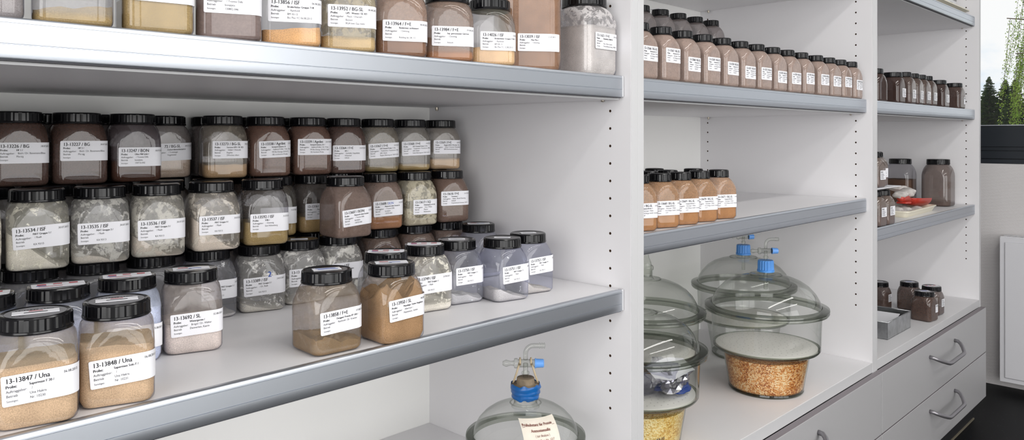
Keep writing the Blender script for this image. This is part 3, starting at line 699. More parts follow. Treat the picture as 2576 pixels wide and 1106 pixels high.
# ---- second row from the front
J('A', .192, 1.000, z1, -12, ((190, 200, 220), .6, (180, 190, 205), .4), 'jar with a stickered lid cut off at the left edge', None, GF, sticker='sheet', sang=-15, blue=True)
J('A', .268, 1.000, z1, -12, ((205, 210, 226), .75, (205, 210, 226), .4), 'jar of bluish-white powder behind jar 13-13847, large sticker on its lid', None, GF, sticker='sheet', sang=-12)
J('A', .346, 1.006, z1, -11, ((198, 206, 228), .75, (206, 214, 234), .6), 'jar of bluish-white powder behind jar 13-13848, large sticker on its lid', ('', '05.08.2013', '', '             en', '', ''), GF, lz=.018, sticker='sheet', sang=-16)
J('A', .423, 1.000, z1, -16.9, ((228, 214, 204), .44, (168, 158, 152), .55), 'jar of pale barley flour labelled 13-13692', ('13-13692 / SL', '02.08.2013', 'Wintergerste /', 'Brügel / Dr. Walter', 'Dennerlein, Katrin', ''), GF, lz=.023, tilt=2, sticker='mixed', sang=-20, smear=.45)
J('A', .692, .940, z1, -12.4, (CLR, .2, (190, 190, 186), .40), 'clear jar with sticker-covered lid behind jar 13-13950', None, GF, sticker='sheet', sang=-40)
J('A', .782, .960, z1, -9.2, (WHT, .14, (214, 210, 198), .45), 'clear jar with cream powder at its base labelled 13-13749', ('13-13749 / ISF', '05.08.2013', 'MAT Gruppe 1 /') + MAT, GF, lz=.030, tilt=1, lu=-.036, sticker='sheet', sang=-40, smear=.95)
J('A', .857, .966, z1, -9.6, ((214, 210, 200), .14, (206, 208, 214), .30), 'bluish clear jar with crumbs labelled 13-13750', ('13-13750 / ISF', '05.08.2013', 'MAT Gruppe 2 /') + MAT, GF, lz=.032, tilt=1, lu=-.023, sticker='slip', sang=-40, blue=True, fill=(-.2, 0, .006), smear=.95)
J('A', .926, .926, z1, -11, ((218, 212, 200), .12, (206, 208, 214), .28), 'bluish clear jar with crumbs labelled 13-13751', ('13-13751 / ISF', '05.08.2013', 'MAT Gruppe 3 /') + MAT, GF, lz=.030, tilt=3, lu=-.022, sticker='slip', sang=-50, blue=True, fill=(-.3, 0, .006), smear=.95)
J('A', 1.003, .938, z1, -10.9, ((222, 214, 196), .12, (206, 208, 214), .22), 'rightmost bluish clear jar on the long shelf labelled 13-13752', ('13-13752 / ISF', '05.08.2013', 'MAT Gruppe 4 /') + MAT, GF, lz=.034, tilt=3, lu=-.022, sticker='slip', sang=-30, blue=True, fill=(-.3, 0, .005), smear=.95)
# ---- front row
J('A', .211, .861, z1, -12.8, (BEI, .68, (176, 164, 144), .5), 'jar of beige feed at the lower left corner labelled 13-13847', ('13-13847 / Una', '06.08.2013', 'Supermast F 20 /', '/', 'Una Hakra', 'Nr. 10230'), GF, lz=.024, tilt=3, sticker='ring', sang=-14)
J('A', .287, .865, z1, -17.4, (BEI, .70, (172, 156, 134), .5), 'jar of beige feed at the front labelled 13-13848', ('13-13848 / Una', '06.08.2013', 'Supermast Solo F /', '/', 'Una Hakra', 'Nr. 10231'), GF, lz=.021, tilt=4, lu=-.024, sticker='ring', sang=-17, fill=(-.05, 0, .004))
J('A', .544, .868, z1, -2.1, ((146, 118, 82), .20, (152, 136, 118), .50), 'nearly empty jar with brown residue labelled 13-13858', ('13-13858 / F+E', '07.08.2013', 'Designer Protein EP 100 /', 'Ramhold / Dr. Kramer', '', ''), GF, lz=.027, tilt=2, lu=-.028, sticker='blue', sang=-22, fill=(-.15, 0, .008), smear=.45)
J('A', .636, .852, z1, -2.7, ((170, 136, 100), .74, (168, 144, 116), .36), 'jar of coarse golden-brown silage labelled 13-13950', ('13-13950 / SL', '08.08.2013', 'Maissilage / keine Angaben', 'Albertsen /', 'Matthiesen, Sönke', ''), GF, lz=.030, tilt=3, lu=-.026, sticker='mixed', sang=-30, fill=(.25, 0, .020))
# ---- middle cabinet, upper shelf
zs = ZA - .0013
for i, xx in enumerate((1.2125, 1.292, 1.370, 1.450, 1.531, 1.611, 1.691, 1.773, 1.853, 1.935, 2.029, 2.111, 2.190, 2.272)):
    n = 13566 + i
    J('S', xx, .847, zs, random.uniform(-3, 2), ((146, 122, 108), .10, (160, 140, 130), .93), 'small grey-brown jar in the long row, labelled 13-%d' % n,
      ('13-%d / BG-SL' % n, '', 'Pferdemist Nr. %d' % (25 + i), 'Henninger / Müller', 'KCH Biogas GmbH', '15.08.2013'), GS, lu=-.024, lz=(.034, .036, .024, .030, .026, .022, .024, .021, .022, .026, .028, .028, .030, .026)[i])
for i, xx in enumerate((1.582, 1.668, 1.752, 1.836, 1.922)):
    J('S', xx, 1.095, zs + .108, random.uniform(-8, 0), ((120, 108, 104), .25, (132, 122, 120), .78), ('%s upper jar of the raised row behind the small brown jars' % ('Leftmost', 'Stickered second', 'Third', 'Fourth', 'Rightmost')[i]).capitalize(), None, 'raised jars behind the row', sticker='sheet' if i == 1 else None)
    J('S', xx, 1.095, zs, random.uniform(-8, 0), (BRN, .25, (112, 102, 104), .85), 'lower jar hidden behind the row of small brown jars', None, 'hidden supporting jars')
# ---- middle cabinet, lower shelf
zm = ZB2 - .0013
for i, xx in enumerate((1.234, 1.313, 1.388, 1.464, 1.547)):
    n = 13667 + i
    J('S', xx, .862, zm, -22, ((178, 130, 88), .5, (184, 146, 114), .74), 'orange-brown jar on the lower shelf labelled 13-%d' % n,
      ('13-%d / BG-SL' % n, '02.08.2013', 'Triticale-GPS Nr.%d /' % (1 + i), 'Henninger / Müller', 'KCH Biogas GmbH, Immenstedt', '15.07.'), GO, lu=-.031, lz=.026)
for r_, (yy, xs) in enumerate(((.934, (1.300, 1.375, 1.452, 1.560)), (1.004, (1.345, 1.425, 1.505)))):
    for i, xx in enumerate(xs):
        J('S', xx, yy, zm, random.uniform(-6, 0), ((176, 132, 92), .6, (180, 144, 112), .80), '%s orange-brown jar of the %s row behind the labelled five' % (('first', 'second', 'third', 'last')[i if i < len(xs) - 1 else 3], ('second', 'third')[r_]), None, ('second row of orange-brown jars', 'third row of orange-brown jars')[r_])
# ---- window-end cabinet
def kb(lines=4):
    p = Print(); p.put('KB Ø', .004, .0205, .0075, .0001)
    for i in range(lines): p.bar(.004, .0165 - i * .0042, .004 + (.021, .024, .019, .023)[i], .0178 - i * .0042)
    return p
G7 = 'dark jars on the upper shelf at the window end'
J('A', 2.505, .863, zs, -5, (BRN, .5, (68, 54, 50), 1.), 'dark jar half hidden by the cabinet side on the upper shelf', None, G7)
J('A', 2.690, .865, zs, -2, ((62, 48, 44), .5, (66, 51, 47), 1.), 'wide dark brown jar with big lid, first on the upper shelf', kb(), G7, lu=-.006, lz=.022)
for i, xx in enumerate((2.760, 2.842, 2.920, 2.996)):
    J('S', xx, .848, zs, random.uniform(-3, 3), ((92, 76, 70), .4, (94, 79, 73), .85), ('narrow dark jar right behind the wide one', 'second narrow dark jar', 'third narrow dark jar', 'last narrow dark jar before the two wider ones')[i] + ' on the upper shelf', kb(), G7, lu=-.010, lz=.020)
J('A', 3.178, .862, zs, -2, ((62, 48, 44), .5, (66, 51, 47), 1.), 'wider dark jar second from the right on the upper shelf', kb(), G7, lu=-.010, lz=.020)
J('A', 3.394, .862, zs, -4, ((76, 60, 55), .5, (78, 62, 57), 1.), 'dark jar nearest the window on the upper shelf', kb(), G7, lu=.008, lz=.020)
z4 = ZB3 - .0013
GB = 'small bottles beside the scoop'
J('S', 2.474, .848, z4, -4, ((120, 104, 96), .4, (126, 112, 104), .8), 'small grey bottle at the cabinet side, under the white tray', kb(), GB, lu=-.015, lz=.030)
J('S', 2.545, .846, z4, -2, ((120, 104, 96), .4, (126, 112, 104), .75), 'small grey bottle with clear label, right of the two under the white tray', kb(), GB, lu=-.018, lz=.030)
J('S', 2.562, .918, z4, -4, ((120, 104, 96), .4, (126, 112, 104), .8), 'small grey bottle behind the labelled one, under the white tray', kb(), GB, lu=-.015, lz=.030)
z5 = z4 + .108 + .012
J('S', 2.472, .850, z5, -4, ((120, 104, 96), .4, (126, 112, 104), .75), 'small grey bottle standing left on the white tray', kb(), GB, lu=-.018, lz=.024)
J('S', 2.541, .866, z5, -4, ((120, 104, 96), .4, (126, 112, 104), .75), 'small grey bottle standing right on the white tray', kb(), GB, lu=-.018, lz=.028)
J('G', 3.352, 1.045, z4, 0, ((92, 70, 56), .62, (110, 102, 98), .35), 'big jar half full of dark brown soil, behind the scoop dish', None, 'two big jars')
BIGJ = J('G', 3.392, .915, z4, 0, ((100, 84, 76), .12, (112, 98, 92), .85), 'big grey-brown dusty jar with tan paper scrap, nearest the window', None, 'two big jars')
zw = .4922
GW = 'jars on the base board at the window end'
J('A', 3.006, .856, zw, -8, ((84, 66, 60), .5, (88, 72, 66), 1.), 'foremost brown jar with white label on the base board', kb(), GW, lu=.006, lz=.030, sticker='blue', sang=-40)
J('A', 3.128, .866, zw, -4, ((100, 84, 78), .3, (104, 90, 84), .85), 'brown jar behind the foremost one, nearest the window on the base board', kb(), GW, lu=-.004, lz=.030, sticker='sheet', sang=-40)
J('A', 3.158, .952, zw, -4, ((92, 76, 70), .3, (96, 80, 74), .95), 'unlabelled brown jar in the middle of the group on the base board', None, GW, sticker='blue', sang=-40)
J('A', 3.080, 1.035, zw, -4, ((92, 76, 70), .3, (96, 80, 74), .9), 'brown jar behind the tin boxes on the base board', kb(), GW, lu=-.004, lz=.030, sticker='slip', sang=-40)
J('S', 2.402, .850, zw, 0, ((140, 130, 124), .4, (150, 142, 136), .6), 'clear jar just showing past the cabinet side on the base board', None, GW)

# tan paper scrap on the big dusty jar
_T = TYPES['G']
lb = ob('paper_scrap', label_sheet(_T, .046, .066, R(-4), .040, .030), TAN, BIGJ)
_p = Print()
for i in range(4): _p.bar(.004, .006 + i * .0055, .004 + (.026, .030, .022, .028)[i], .0078 + i * .0055)
ob('print', me_from('print', wrap(_T, _p.v, .046, .066, R(-4), .0009), _p.f), BROWNI, lb)
# blue felt-pen 2 on jar 13-13389
for o in list(COL.objects):
    if o.get('label', '').endswith('labelled 13-13389'):
        q = Print(); q.put('2', 0, 0, .012, .0004, .9)
        ob('felt_pen_mark', me_from('print', wrap(TYPES['A'], q.v, .006, .0545, 0, .0008), q.f), BLUEI, o)

# ================================================================== DESICCATORS
def ribbed_cap(r, h, n=72, z0=0.):
    m = MB(); v = []; f = []
    prof = [(r * .90, 0, 0), (r * 1.06, 0, 0), (r * 1.06, h * .16, 0), (r * 1.0, h * .20, 1), (r * .97, h * .90, 1), (r * .90, h, 0), (.0004, h, 0)]
    for rr, z, rb in prof:
        for k in range(n):
            q = rr - (r * .06 if rb and k % 4 >= 2 else 0); a = 2 * math.pi * k / n; v.append((q * math.cos(a), q * math.sin(a), z0 + z))
    for i in range(len(prof) - 1):
        for k in range(n): k2 = (k + 1) % n; f.append((i * n + k, i * n + k2, (i + 1) * n + k2, (i + 1) * n + k))
    m.add(v, f); return m.mesh('cap')
def arc(c, r, a0, a1, ax, az, n=7):
    return [Vector(c) + Vector(ax) * (r * math.cos(R(a0 + (a1 - a0) * i / n))) + Vector(az) * (r * math.sin(R(a0 + (a1 - a0) * i / n))) for i in range(n + 1)]
AX = Vector((.70, -.714, 0)); UP = Vector((0, 0, 1))     # stopcocks lie across the aisle
def stopcock(parent, z, k=1., knob=BKNOB, plug=True):
    """vertical stem, cross barrel with coloured screw, tapered plug and a bent hose barb"""
    zb = z + .020 * k
    m = MB(); m.tube([(0, 0, z - .022 * k), (0, 0, z), (0, 0, zb)], .0042 * k, 12)
    m.lathe([(.0045 * k, 0), (.0068 * k, .002 * k), (.0068 * k, .005 * k), (.0045 * k, .007 * k)], 16, (0, 0, z))
    ob('stem', m.mesh('stem'), GTUBE, parent)
    C = Vector((0, 0, zb)); m = MB()
    m.tube([C - AX * .020 * k, C - AX * .019 * k, C - AX * .014 * k, C - AX * .0135 * k, C + AX * .016 * k], [.007 * k, .0085 * k, .0085 * k, .0068 * k, .0068 * k], 14)
    ob('barrel', m.mesh('barrel'), GTUBE, parent)
    if plug:
        m = MB(); m.tube([C - AX * .020 * k, C - AX * .026 * k, C - AX * .034 * k, C - AX * .040 * k], [.0045 * k, .0038 * k, .0060 * k, .0030 * k], 10)
        ob('plug_handle', m.mesh('plug_handle'), GTUBE, parent)
    m = MB(); n = 40
    pts = [C + AX * (.016 * k), C + AX * (.018 * k), C + AX * (.0185 * k), C + AX * (.031 * k), C + AX * (.032 * k)]
    m.tube(pts, [.0085 * k, .0085 * k, .0078 * k, .0072 * k, .0060 * k], 18); ob('screw_knob', sharp(m.mesh('screw_knob')), knob, parent)
    top = C + UP * (.0066 * k); m = MB()
    pts = [top, top + UP * .008 * k] + arc(top + UP * .010 * k + AX * .014 * k, .014 * k, 180, 90, AX, UP) + [top + UP * .024 * k + AX * .022 * k]
    rs = [.0040 * k] * len(pts)
    e = top + UP * .024 * k + AX * .022 * k
    for i in range(3):
        pts += [e + AX * (.0040 * i + .0005) * k, e + AX * (.0040 * i + .0030) * k, e + AX * (.0040 * i + .0038) * k]; rs += [.0036 * k, .0052 * k, .0036 * k]
    m.tube(pts, rs, 12); ob('hose_barb', m.mesh('hose_barb'), GTUBE, parent)
PLATE_CACHE = {}
def desiccator(x, y, Rr, label, top, gran, plate=True, z0=.4922, paper=False, rim_y=0):
    s = Rr / .158
    d = empty('desiccator', (x, y, z0)); tag(d, label, 'desiccator', 'glass desiccators')
    P = lambda l: [(r * s, z * s) for r, z in l]
    lower = P([(.001, .004), (.080, .004), (.090, .002), (.0935, .006), (.0955, .012), (.099, .035), (.1045, .065), (.1085, .090), (.1105, .100), (.118, .104), (.129, .1055), (.1345, .109), (.1365, .116), (.1370, .130), (.1378, .165), (.1390, .190), (.1400, .2015)])
    ob('bowl', MB().lathe(lower, 64).mesh('bowl'), GLASS, d)
    ob('foot_ring', sharp(MB().lathe(P([(.080, .0005), (.092, .0), (.095, .004), (.094, .008), (.086, .006), (.080, .0005)]), 64).mesh('foot_ring')), GRIM, d)
    ob('ledge_ring', sharp(MB().lathe(P([(.128, .1062), (.1330, .1075), (.1364, .1125), (.1364, .116), (.1300, .1110), (.128, .1062)]), 64).mesh('ledge_ring')), GRIM, d)
    ob('bowl_flange', sharp(MB().lathe(P([(.139, .2005), (.150, .2030), (.1560, .2050), (.1575, .2085), (.1565, .2115), (.138, .2115), (.139, .2005)]), 64).mesh('bowl_flange')), GRIM, d)
    lid = ob('dome', MB().lathe(P([(.1395, .2165), (.1385, .2230), (.1340, .2370), (.1240, .2540), (.1080, .2710), (.0880, .2840), (.0660, .2925), (.0460, .2970), (.0410, .2978), (.0395, .2998), (.0350, .3004), (.0260, .3006)]), 64).mesh('dome'), GLASS, d)
    ob('dome_flange', sharp(MB().lathe(P([(.138, .2119), (.1565, .2119), (.1580, .2150), (.1570, .2185), (.1500, .2205), (.1400, .2215), (.138, .2119)]), 64).mesh('dome_flange')), GRIM, lid)
    ob('dome_collar', sharp(MB().lathe(P([(.0385, .2985), (.0415, .2980), (.0425, .2994), (.0410, .3008), (.0385, .3004), (.0385, .2985)]), 48).mesh('dome_collar')), GTUBE, lid)
    if plate:
        pl = ob('porcelain_plate', sharp(MB().lathe(P([(.001, .108), (.124, .108), (.1285, .1105), (.1285, .1150), (.125, .1165), (.001, .1165)]), 56).mesh('porcelain_plate')), CERAM, d)
        m = MB()
        for i in range(1, 7):
            cnt = 7 * i
            for q in range(cnt):
                a = 2 * math.pi * q / cnt + i * .3; rr = .0185 * i * s; c = (rr * math.cos(a), rr * math.sin(a), .1166 * s)
                n = 6; m.add([(c[0] + .0016 * s * math.cos(2 * math.pi * k / n), c[1] + .0016 * s * math.sin(2 * math.pi * k / n), c[2]) for k in range(n)], [tuple(range(n))])
        h = ob('plate_holes', m.mesh('plate_holes'), principled('plate_hole_rim', (.42, .40, .38), .6), pl); h['kind'] = 'stuff'
    if gran:
        gm, lev = gran
        prof = [(.001, .006), (.088, .006), (.0930, .012), (.0965, .035), (.1018, .065), (.1055, .088), (.1065, .095)]
        prof = [q for q in prof if q[1] < lev] + [(np_r(lev), lev), (.06, lev + .004), (.001, lev + .006)]
        ob('granules', sharp(MB().lathe(P(prof), 56).mesh('granules'), 60), gm, d)
    zt = .3006 * s
    if top == 'cap' or top == 'capback':
        m = MB(); m.lathe([(.0255 * s, zt - .002), (.0185, zt + .002), (.0175, zt + .008), (.0175, zt + .014)], 32); ob('thread_neck', m.mesh('thread_neck'), GTUBE, lid)
        c = ob('screw_cap', ribbed_cap(.0208, .030, z0=zt + .006), BCAP, d)
        m = MB(); m.tube([(0, 0, zt - .040), (0, 0, zt + .034)], .0050, 12); ob('inlet_tube', m.mesh('inlet_tube'), GTUBE, d)
        stopcock(d, zt + .040, 1.0)
    elif top == 'stopper':
        m = MB(); m.lathe([(.024 * s, zt - .002), (.0185, zt + .003), (.0185, zt + .020), (.0210, zt + .023), (.0215, zt + .029), (.0195, zt + .033), (.0165, zt + .034)], 32); ob('ground_neck', m.mesh('ground_neck'), GTUBE, lid)
        m = MB(); m.lathe([(.0160, zt + .006), (.0165, zt + .034), (.0150, zt + .041), (.0105, zt + .052), (.0075, zt + .066), (.0055, zt + .078)], 28, capb=True, capt=True); ob('glass_stopper', m.mesh('glass_stopper'), GTUBE, d)
    return d, lid, zt, s
def np_r(z):
    pts = [(.012, .0930), (.035, .0965), (.065, .1018), (.095, .1065)]
    for (z0_, r0), (z1_, r1) in zip(pts, pts[1:]):
        if z0_ <= z <= z1_: return r0 + (r1 - r0) * (z - z0_) / (z1_ - z0_)
    return .1065
D1 = desiccator(1.900, .922, .157, 'large glass desiccator with orange granules and blue cap, foremost and whole', 'cap', (GRAN, .090))
D2 = desiccator(2.150, 1.115, .155, 'glass desiccator with blue cap, at the back beside the cabinet side', 'cap', None)
D3 = desiccator(1.655, 1.132, .154, 'glass desiccator with a clear glass stopper, half behind the cabinet side', 'stopper', (GRAN, .080))
D4 = desiccator(1.385, .962, .146, 'glass desiccator holding a plastic bag, cut by the cabinet side', 'cap0', (GRANY, .085))
# written date and bag in D4
d = D4[0]
q = Print(); q.put('20.07.12', 0, 0, .011, .0003, .8, slant=.15)
rr = .1010 * D4[3]
a0 = R(-131)
ob('felt_pen_date', me_from('print', [(rr * math.cos(a0 + x / rr), rr * math.sin(a0 + x / rr), .026 + y * 1.0 + x * .15) for x, y in q.v], q.f), principled('dark_felt_pen', (.005, .012, .03), .5), d)
def blob(name, c, r, mat, seed, parent=None, sub=3, rough=.35, sc=18, rot=0):
    bm = bmesh.new(); bmesh.ops.create_icosphere(bm, subdivisions=sub, radius=1)
    for v in bm.verts:
        n = 1 + rough * mnoise.noise(v.co * 1.6 + Vector((seed * 3.3, seed, 0))) + rough * .3 * mnoise.noise(v.co * 4 + Vector((seed, 0, seed)))
        v.co = Vector((v.co.x * r[0] * n, v.co.y * r[1] * n, v.co.z * r[2] * n))
    me = bpy.data.meshes.new(name); bm.to_mesh(me); bm.free(); me.polygons.foreach_set('use_smooth', [True] * len(me.polygons))
    o = ob(name, me, mat, parent); o.location = c; o.rotation_euler = (0, 0, rot); return o
pz = .4922 + .1166 * D4[3]
bag = empty('plastic_bag', (1.405, .908, pz)); tag(bag, 'clear plastic bag with foil and blue packet inside the desiccator', 'bag')
blob('bag_film', (0, 0, .036), (.058, .050, .033), BAGM, 3, bag, 3, .55)
o = blob('foil_packet', (.006, -.016, .030), (.036, .028, .024), FOIL, 5, bag, 3, .9); sharp(o.data, 12)
o = blob('blue_packet', (.014, -.010, .014), (.042, .034, .011), BLUEP, 7, bag, 3, .5)
m = MB()
for i in range(9):
    for j in range(7):
        x = -.045 + .09 * i / 8; y = -.03 + .06 * j / 6
        m.v.append((x, y,   .060 + .006 * math.sin(x * 70 + y * 40) + .16 * abs(x) * .3)); 
for i in range(8):
    for j in range(6): m.f.append((i * 7 + j, i * 7 + j + 7, i * 7 + j + 8, i * 7 + j + 1)); m.sm.append(True)
sl = ob('paper_slip', m.mesh('paper_slip'), PAPER, bag); sl.rotation_euler = (R(18), R(-8), R(-35)); sl.location = (.004, -.006, .002)
# ---- small desiccator in the left cabinet: taped cork neck, old printed label
d, lid, zt, s = desiccator(.966, .909, .1042, 'small desiccator with blue taped cork neck and old paper label', 'none', None)
m = MB(); m.lathe([(.0245, zt - .008), (.0205, zt - .003), (.0200, zt + .004), (.0215, zt + .006), (.0200, zt + .009), (.0200, zt + .022)], 36); ob('ground_neck', m.mesh('ground_neck'), GTUBE, lid)
m = MB(); n = 44; v = []; f = []
prof = [(.0212, .008), (.0226, .0095), (.0238, .013), (.0240, .016), (.0230, .018), (.0246, .0205), (.0256, .024), (.0244, .0265), (.0258, .030), (.0266, .034), (.0258, .0385), (.0248, .0405)]
for r, z in prof:
    for k in range(n):
        a = 2 * math.pi * k / n; w = .0006 * math.sin(3 * a + z * 500) + .0004 * math.sin(5 * a - z * 350)
        v.append(((r + w) * math.cos(a), (r + w) * math.sin(a), zt + z * .80 + (.0012 * math.sin(7 * a) + .0008 * math.sin(12 * a) if z in (.008, .0405) else .0006 * math.sin(2 * a))))
for i in range(len(prof) - 1):
    for k in range(n): k2 = (k + 1) % n; f.append((i * n + k, i * n + k2, (i + 1) * n + k2, (i + 1) * n + k))
m.add(v, f, True); ob('blue_tape', m.mesh('blue_tape'), TAPE, d)
m = MB(); m.lathe([(.0245, zt + .0305), (.0170, zt + .0312), (.0162, zt + .0315), (.0150, zt + .042), (.0140, zt + .0425), (.0001, zt + .0420)], 32); ob('cork', sharp(m.mesh('cork')), CORK, d)
stopcock(d, zt + .0465, 1.0)
for sx in (-1, 1):
    b = []
    for i in range(9):
        t = i / 8; b.append(Vector((0, 0, zt + .033)) + AX * sx * (.0215 - .0125 * t) + UP * (.040 * t) + Vector((-.5, -.5, 0)) * (.010 * math.sin(math.pi * t)))
    C = Vector((0, 0, zt + .0665)) + AX * sx * .0095
    b += [C + (Vector((-.714, -.70, 0)) * math.cos(q) + UP * math.sin(q)) * .0088 for q in [math.pi * i / 6 for i in range(7)]]
    m = MB(); m.tube(b, .0017, 8); ob('rubber_band', m.mesh('rubber_band'), RUBBER, d)
# label on the dome
def dome_pt(a, e):        # point on the dome: bearing, arc parameter 0 (collar) .. 1 (flange)
    pr = [(.0460, .2970), (.0660, .2925), (.0880, .2840), (.1080, .2710), (.1240, .2540), (.1340, .2370), (.1385, .2230)]
    t = e * (len(pr) - 1); i = min(int(t), len(pr) - 2); u = t - i
    r = (pr[i][0] + (pr[i + 1][0] - pr[i][0]) * u) * s + .0012; z = (pr[i][1] + (pr[i + 1][1] - pr[i][1]) * u) * s + .0012
    return r, z
BEAR = R(-117)
def on_dome(x, y):        # sheet coordinates in metres, y down the slope
    e = y / .0745 + .30; r, z = dome_pt(0, min(1., e)); a = BEAR + x / r
    return (r * math.cos(a), r * math.sin(a), z)
v = []; f = []
for i in range(13):
    for j in range(13): v.append(on_dome(-.032 + .064 * i / 12, .0 + .050 * j / 12))
for i in range(12):
    for j in range(12): f.append((i * 13 + j, i * 13 + 13 + j, i * 13 + 14 + j, i * 13 + j + 1))
lb = ob('paper_label', me_from('paper_label', v, f, True), OLDP, d)
q = Print(); q.put('Prüfsubstanz für Protein', -.0295, -.0130, .0062, .00016, .86); q.bar(-.0295, -.0146, .0270, -.0141)
q.put('Ammoniumsulfat', -.017, -.0215, .0058, .00014, .84); q.put('( zur Analyse )', -.012, -.0285, .0052, .00001, .82); q.put('Merck Best. Nr. 1217', -.017, -.0355, .0052, .00001, .82)
def up(p):
    x, y, z = on_dome(p[0], -p[1]); r = math.hypot(x, y); return (x * (1 + .0005 / r), y * (1 + .0005 / r), z + .0005)
ob('print', me_from('print', [up(p) for p in q.v], q.f), BROWNI, lb)

# ================================================================== WINDOW-END CABINET: small things
def dish(name, w, dpt, h, lip, mat, wall=.003, taper=.012, r=.018):
    """shallow rounded dish with a turned-out lip, origin at the base centre"""
    def rr(W, D, rad, z):
        P = []
        for cx, cy, a0 in ((W / 2 - rad, D / 2 - rad, 0), (-W / 2 + rad, D / 2 - rad, 90), (-W / 2 + rad, -D / 2 + rad, 180), (W / 2 - rad, -D / 2 + rad, 270)):
            for i in range(7):
                a = R(a0 + 15 * i); P.append((cx + rad * math.cos(a), cy + rad * math.sin(a), z))
        return P
    rings = [rr(w - 2 * taper, dpt - 2 * taper, r, 0), rr(w - lip, dpt - lip, r, h * .8), rr(w, dpt, r, h * .82), rr(w, dpt, r, h), rr(w - 2 * lip, dpt - 2 * lip, r, h), rr(w - 2 * taper - 2 * wall, dpt - 2 * taper - 2 * wall, r, wall)]
    n = 28; v = sum(rings, []); f = []
    for i in range(len(rings) - 1):
        for k in range(n): k2 = (k + 1) % n; f.append((i * n + k, i * n + k2, (i + 1) * n + k2, (i + 1) * n + k))
    f.append(tuple(range(n - 1, -1, -1))); f.append(tuple((len(rings) - 1) * n + k for k in range(n)))
    return sharp(me_from(name, v, f, True), 40)
# white tray carrying the two upper bottles
o = ob('shallow_tray', dish('shallow_tray', .215, .150, .012, .004, PLASTW, .002, .03, .01), PLASTW); o.location = (2.510, .886, z4 + .108)
tag(o, 'thin white tray laid across the small bottles', 'tray')
o = ob('stone_dish', dish('stone_dish', .37, .165, .022, .006, CREAM), CREAM); o.location = (2.968, .930, ZB3 - .0013); o.rotation_euler = (0, 0, R(2))
tag(o, 'cream rectangular dish with pebbles and a red scoop', 'dish')
zd = ZB3 + .0025
peb = [(2.850, .900, .030, .020, .014, 'smooth grey pebble at the left end of the cream dish'), (2.905, .890, .034, .020, .013, 'flat grey pebble under the left side of the scoop'),
       (2.985, .876, .036, .022, .011, 'light grey pebble under the front of the scoop'), (3.055, .950, .034, .024, .016, 'pebble behind the scoop in the cream dish'),
       (2.860, .960, .034, .026, .018, 'pale pebble at the back left of the cream dish')]
for i, (px, py, a, b, c, lbl) in enumerate(peb):
    p = blob('pebble', (px, py, zd + c * .92), (a, b, c), STONE, 11 + i, None, 3, .25); tag(p, lbl, 'pebble', 'pebbles in the cream dish')
# red scoop: open trough with ribbed grip, resting on the pebbles
sc = empty('scoop', (3.000, .905, zd + .040), R(3)); sc.rotation_euler = (0, R(3), R(3)); tag(sc, 'red plastic scoop lying on the pebbles', 'scoop')
v = []; f = []; n = 14; prof = [(-.010, .60), (.0, .90), (.03, 1.10), (.08, 1.18), (.15, 1.22)]
for (x, k) in prof:
    for ring_ in (0, 1):
        for i in range(n + 1):
            a = math.pi + math.pi * i / n; r_ = (.034 - .0025 * ring_) * k; v.append((x, r_ * math.cos(a), r_ * .78 * math.sin(a) + .010))
m_ = n + 1
for i in range(len(prof) - 1):
    for k in range(n):
        a = i * 2 * m_ + k; b = (i + 1) * 2 * m_ + k
        f.append((a, a + 1, b + 1, b)); f.append((a + m_, b + m_, b + m_ + 1, a + m_ + 1))
    for k in (0, n):
        a = i * 2 * m_ + k; b = (i + 1) * 2 * m_ + k; f.append((a, b, b + m_, a + m_))
e_ = (len(prof) - 1) * 2 * m_
for k in range(n): f.append((e_ + k, e_ + k + 1, e_ + m_ + k + 1, e_ + m_ + k))
f.append(tuple(range(0, m_)))
ob('trough', sharp(me_from('trough', v, f, True), 45), REDP, sc)
m = MB(); m.tube([(-.008, 0, -.002), (-.03, 0, .004), (-.06, 0, .010), (-.10, 0, .010), (-.122, 0, .006)], [.012, .014, .016, .015, .010], 14)
g = ob('grip', m.mesh('grip'), REDP, sc)
for i in range(9): ob('grip_rib', bevel_box('grip_rib', (-.105 + i * .0085, -.0155, -.010), (-.101 + i * .0085, .0155, -.003), .0008, 1), REDP, g)
for i, (px, py, pz_, a, b, c, lbl) in enumerate(((2.905, .905, .066, .038, .024, .014, 'grey pebble lying on the scoop grip'), (2.965, .900, .072, .034, .026, .017, 'banded pebble on top of the scoop'), (3.050, .955, .078, .050, .016, .012, 'long pale pebble beside the banded one on the scoop'))):
    p = blob('pebble', (px, py, zd + pz_), (a, b, c), STONE, 31 + i, None, 3, .25, rot=R(-10 * i)); tag(p, lbl, 'pebble', 'pebbles in the cream dish')
# metal tins on the base board
def tin(x, y, w, dpt, h, label, rot=0):
    t = empty('tin_box', (x, y, .4922), R(rot)); tag(t, label, 'tin', 'metal tins on the base board'); k = .0012
    ob('tin_base', MB().box((-w / 2, -dpt / 2, 0), (w / 2, dpt / 2, k)).mesh('tin_base'), TIN, t)
    for a, b in (((-w / 2, -dpt / 2, 0), (w / 2, -dpt / 2 + k, h)), ((-w / 2, dpt / 2 - k, 0), (w / 2, dpt / 2, h)), ((-w / 2, -dpt / 2, 0), (-w / 2 + k, dpt / 2, h)), ((w / 2 - k, -dpt / 2, 0), (w / 2, dpt / 2, h))):
        ob('tin_wall', bevel_box('tin_wall', a, b, .0003, 1), TIN, t)
    m = MB()
    for ya in (-dpt / 2, dpt / 2): m.tube([(-w / 2, ya, h), (w / 2, ya, h)], .0018, 8)
    for xa in (-w / 2, w / 2): m.tube([(xa, -dpt / 2, h), (xa, dpt / 2, h)], .0018, 8)
    ob('rolled_rim', m.mesh('rolled_rim'), TIN, t); return t
tin(2.735, .925, .230, .140, .056, 'open low tin box with a white paper in it')
tin(2.775, 1.060, .250, .110, .115, 'taller tin box behind the open low one')
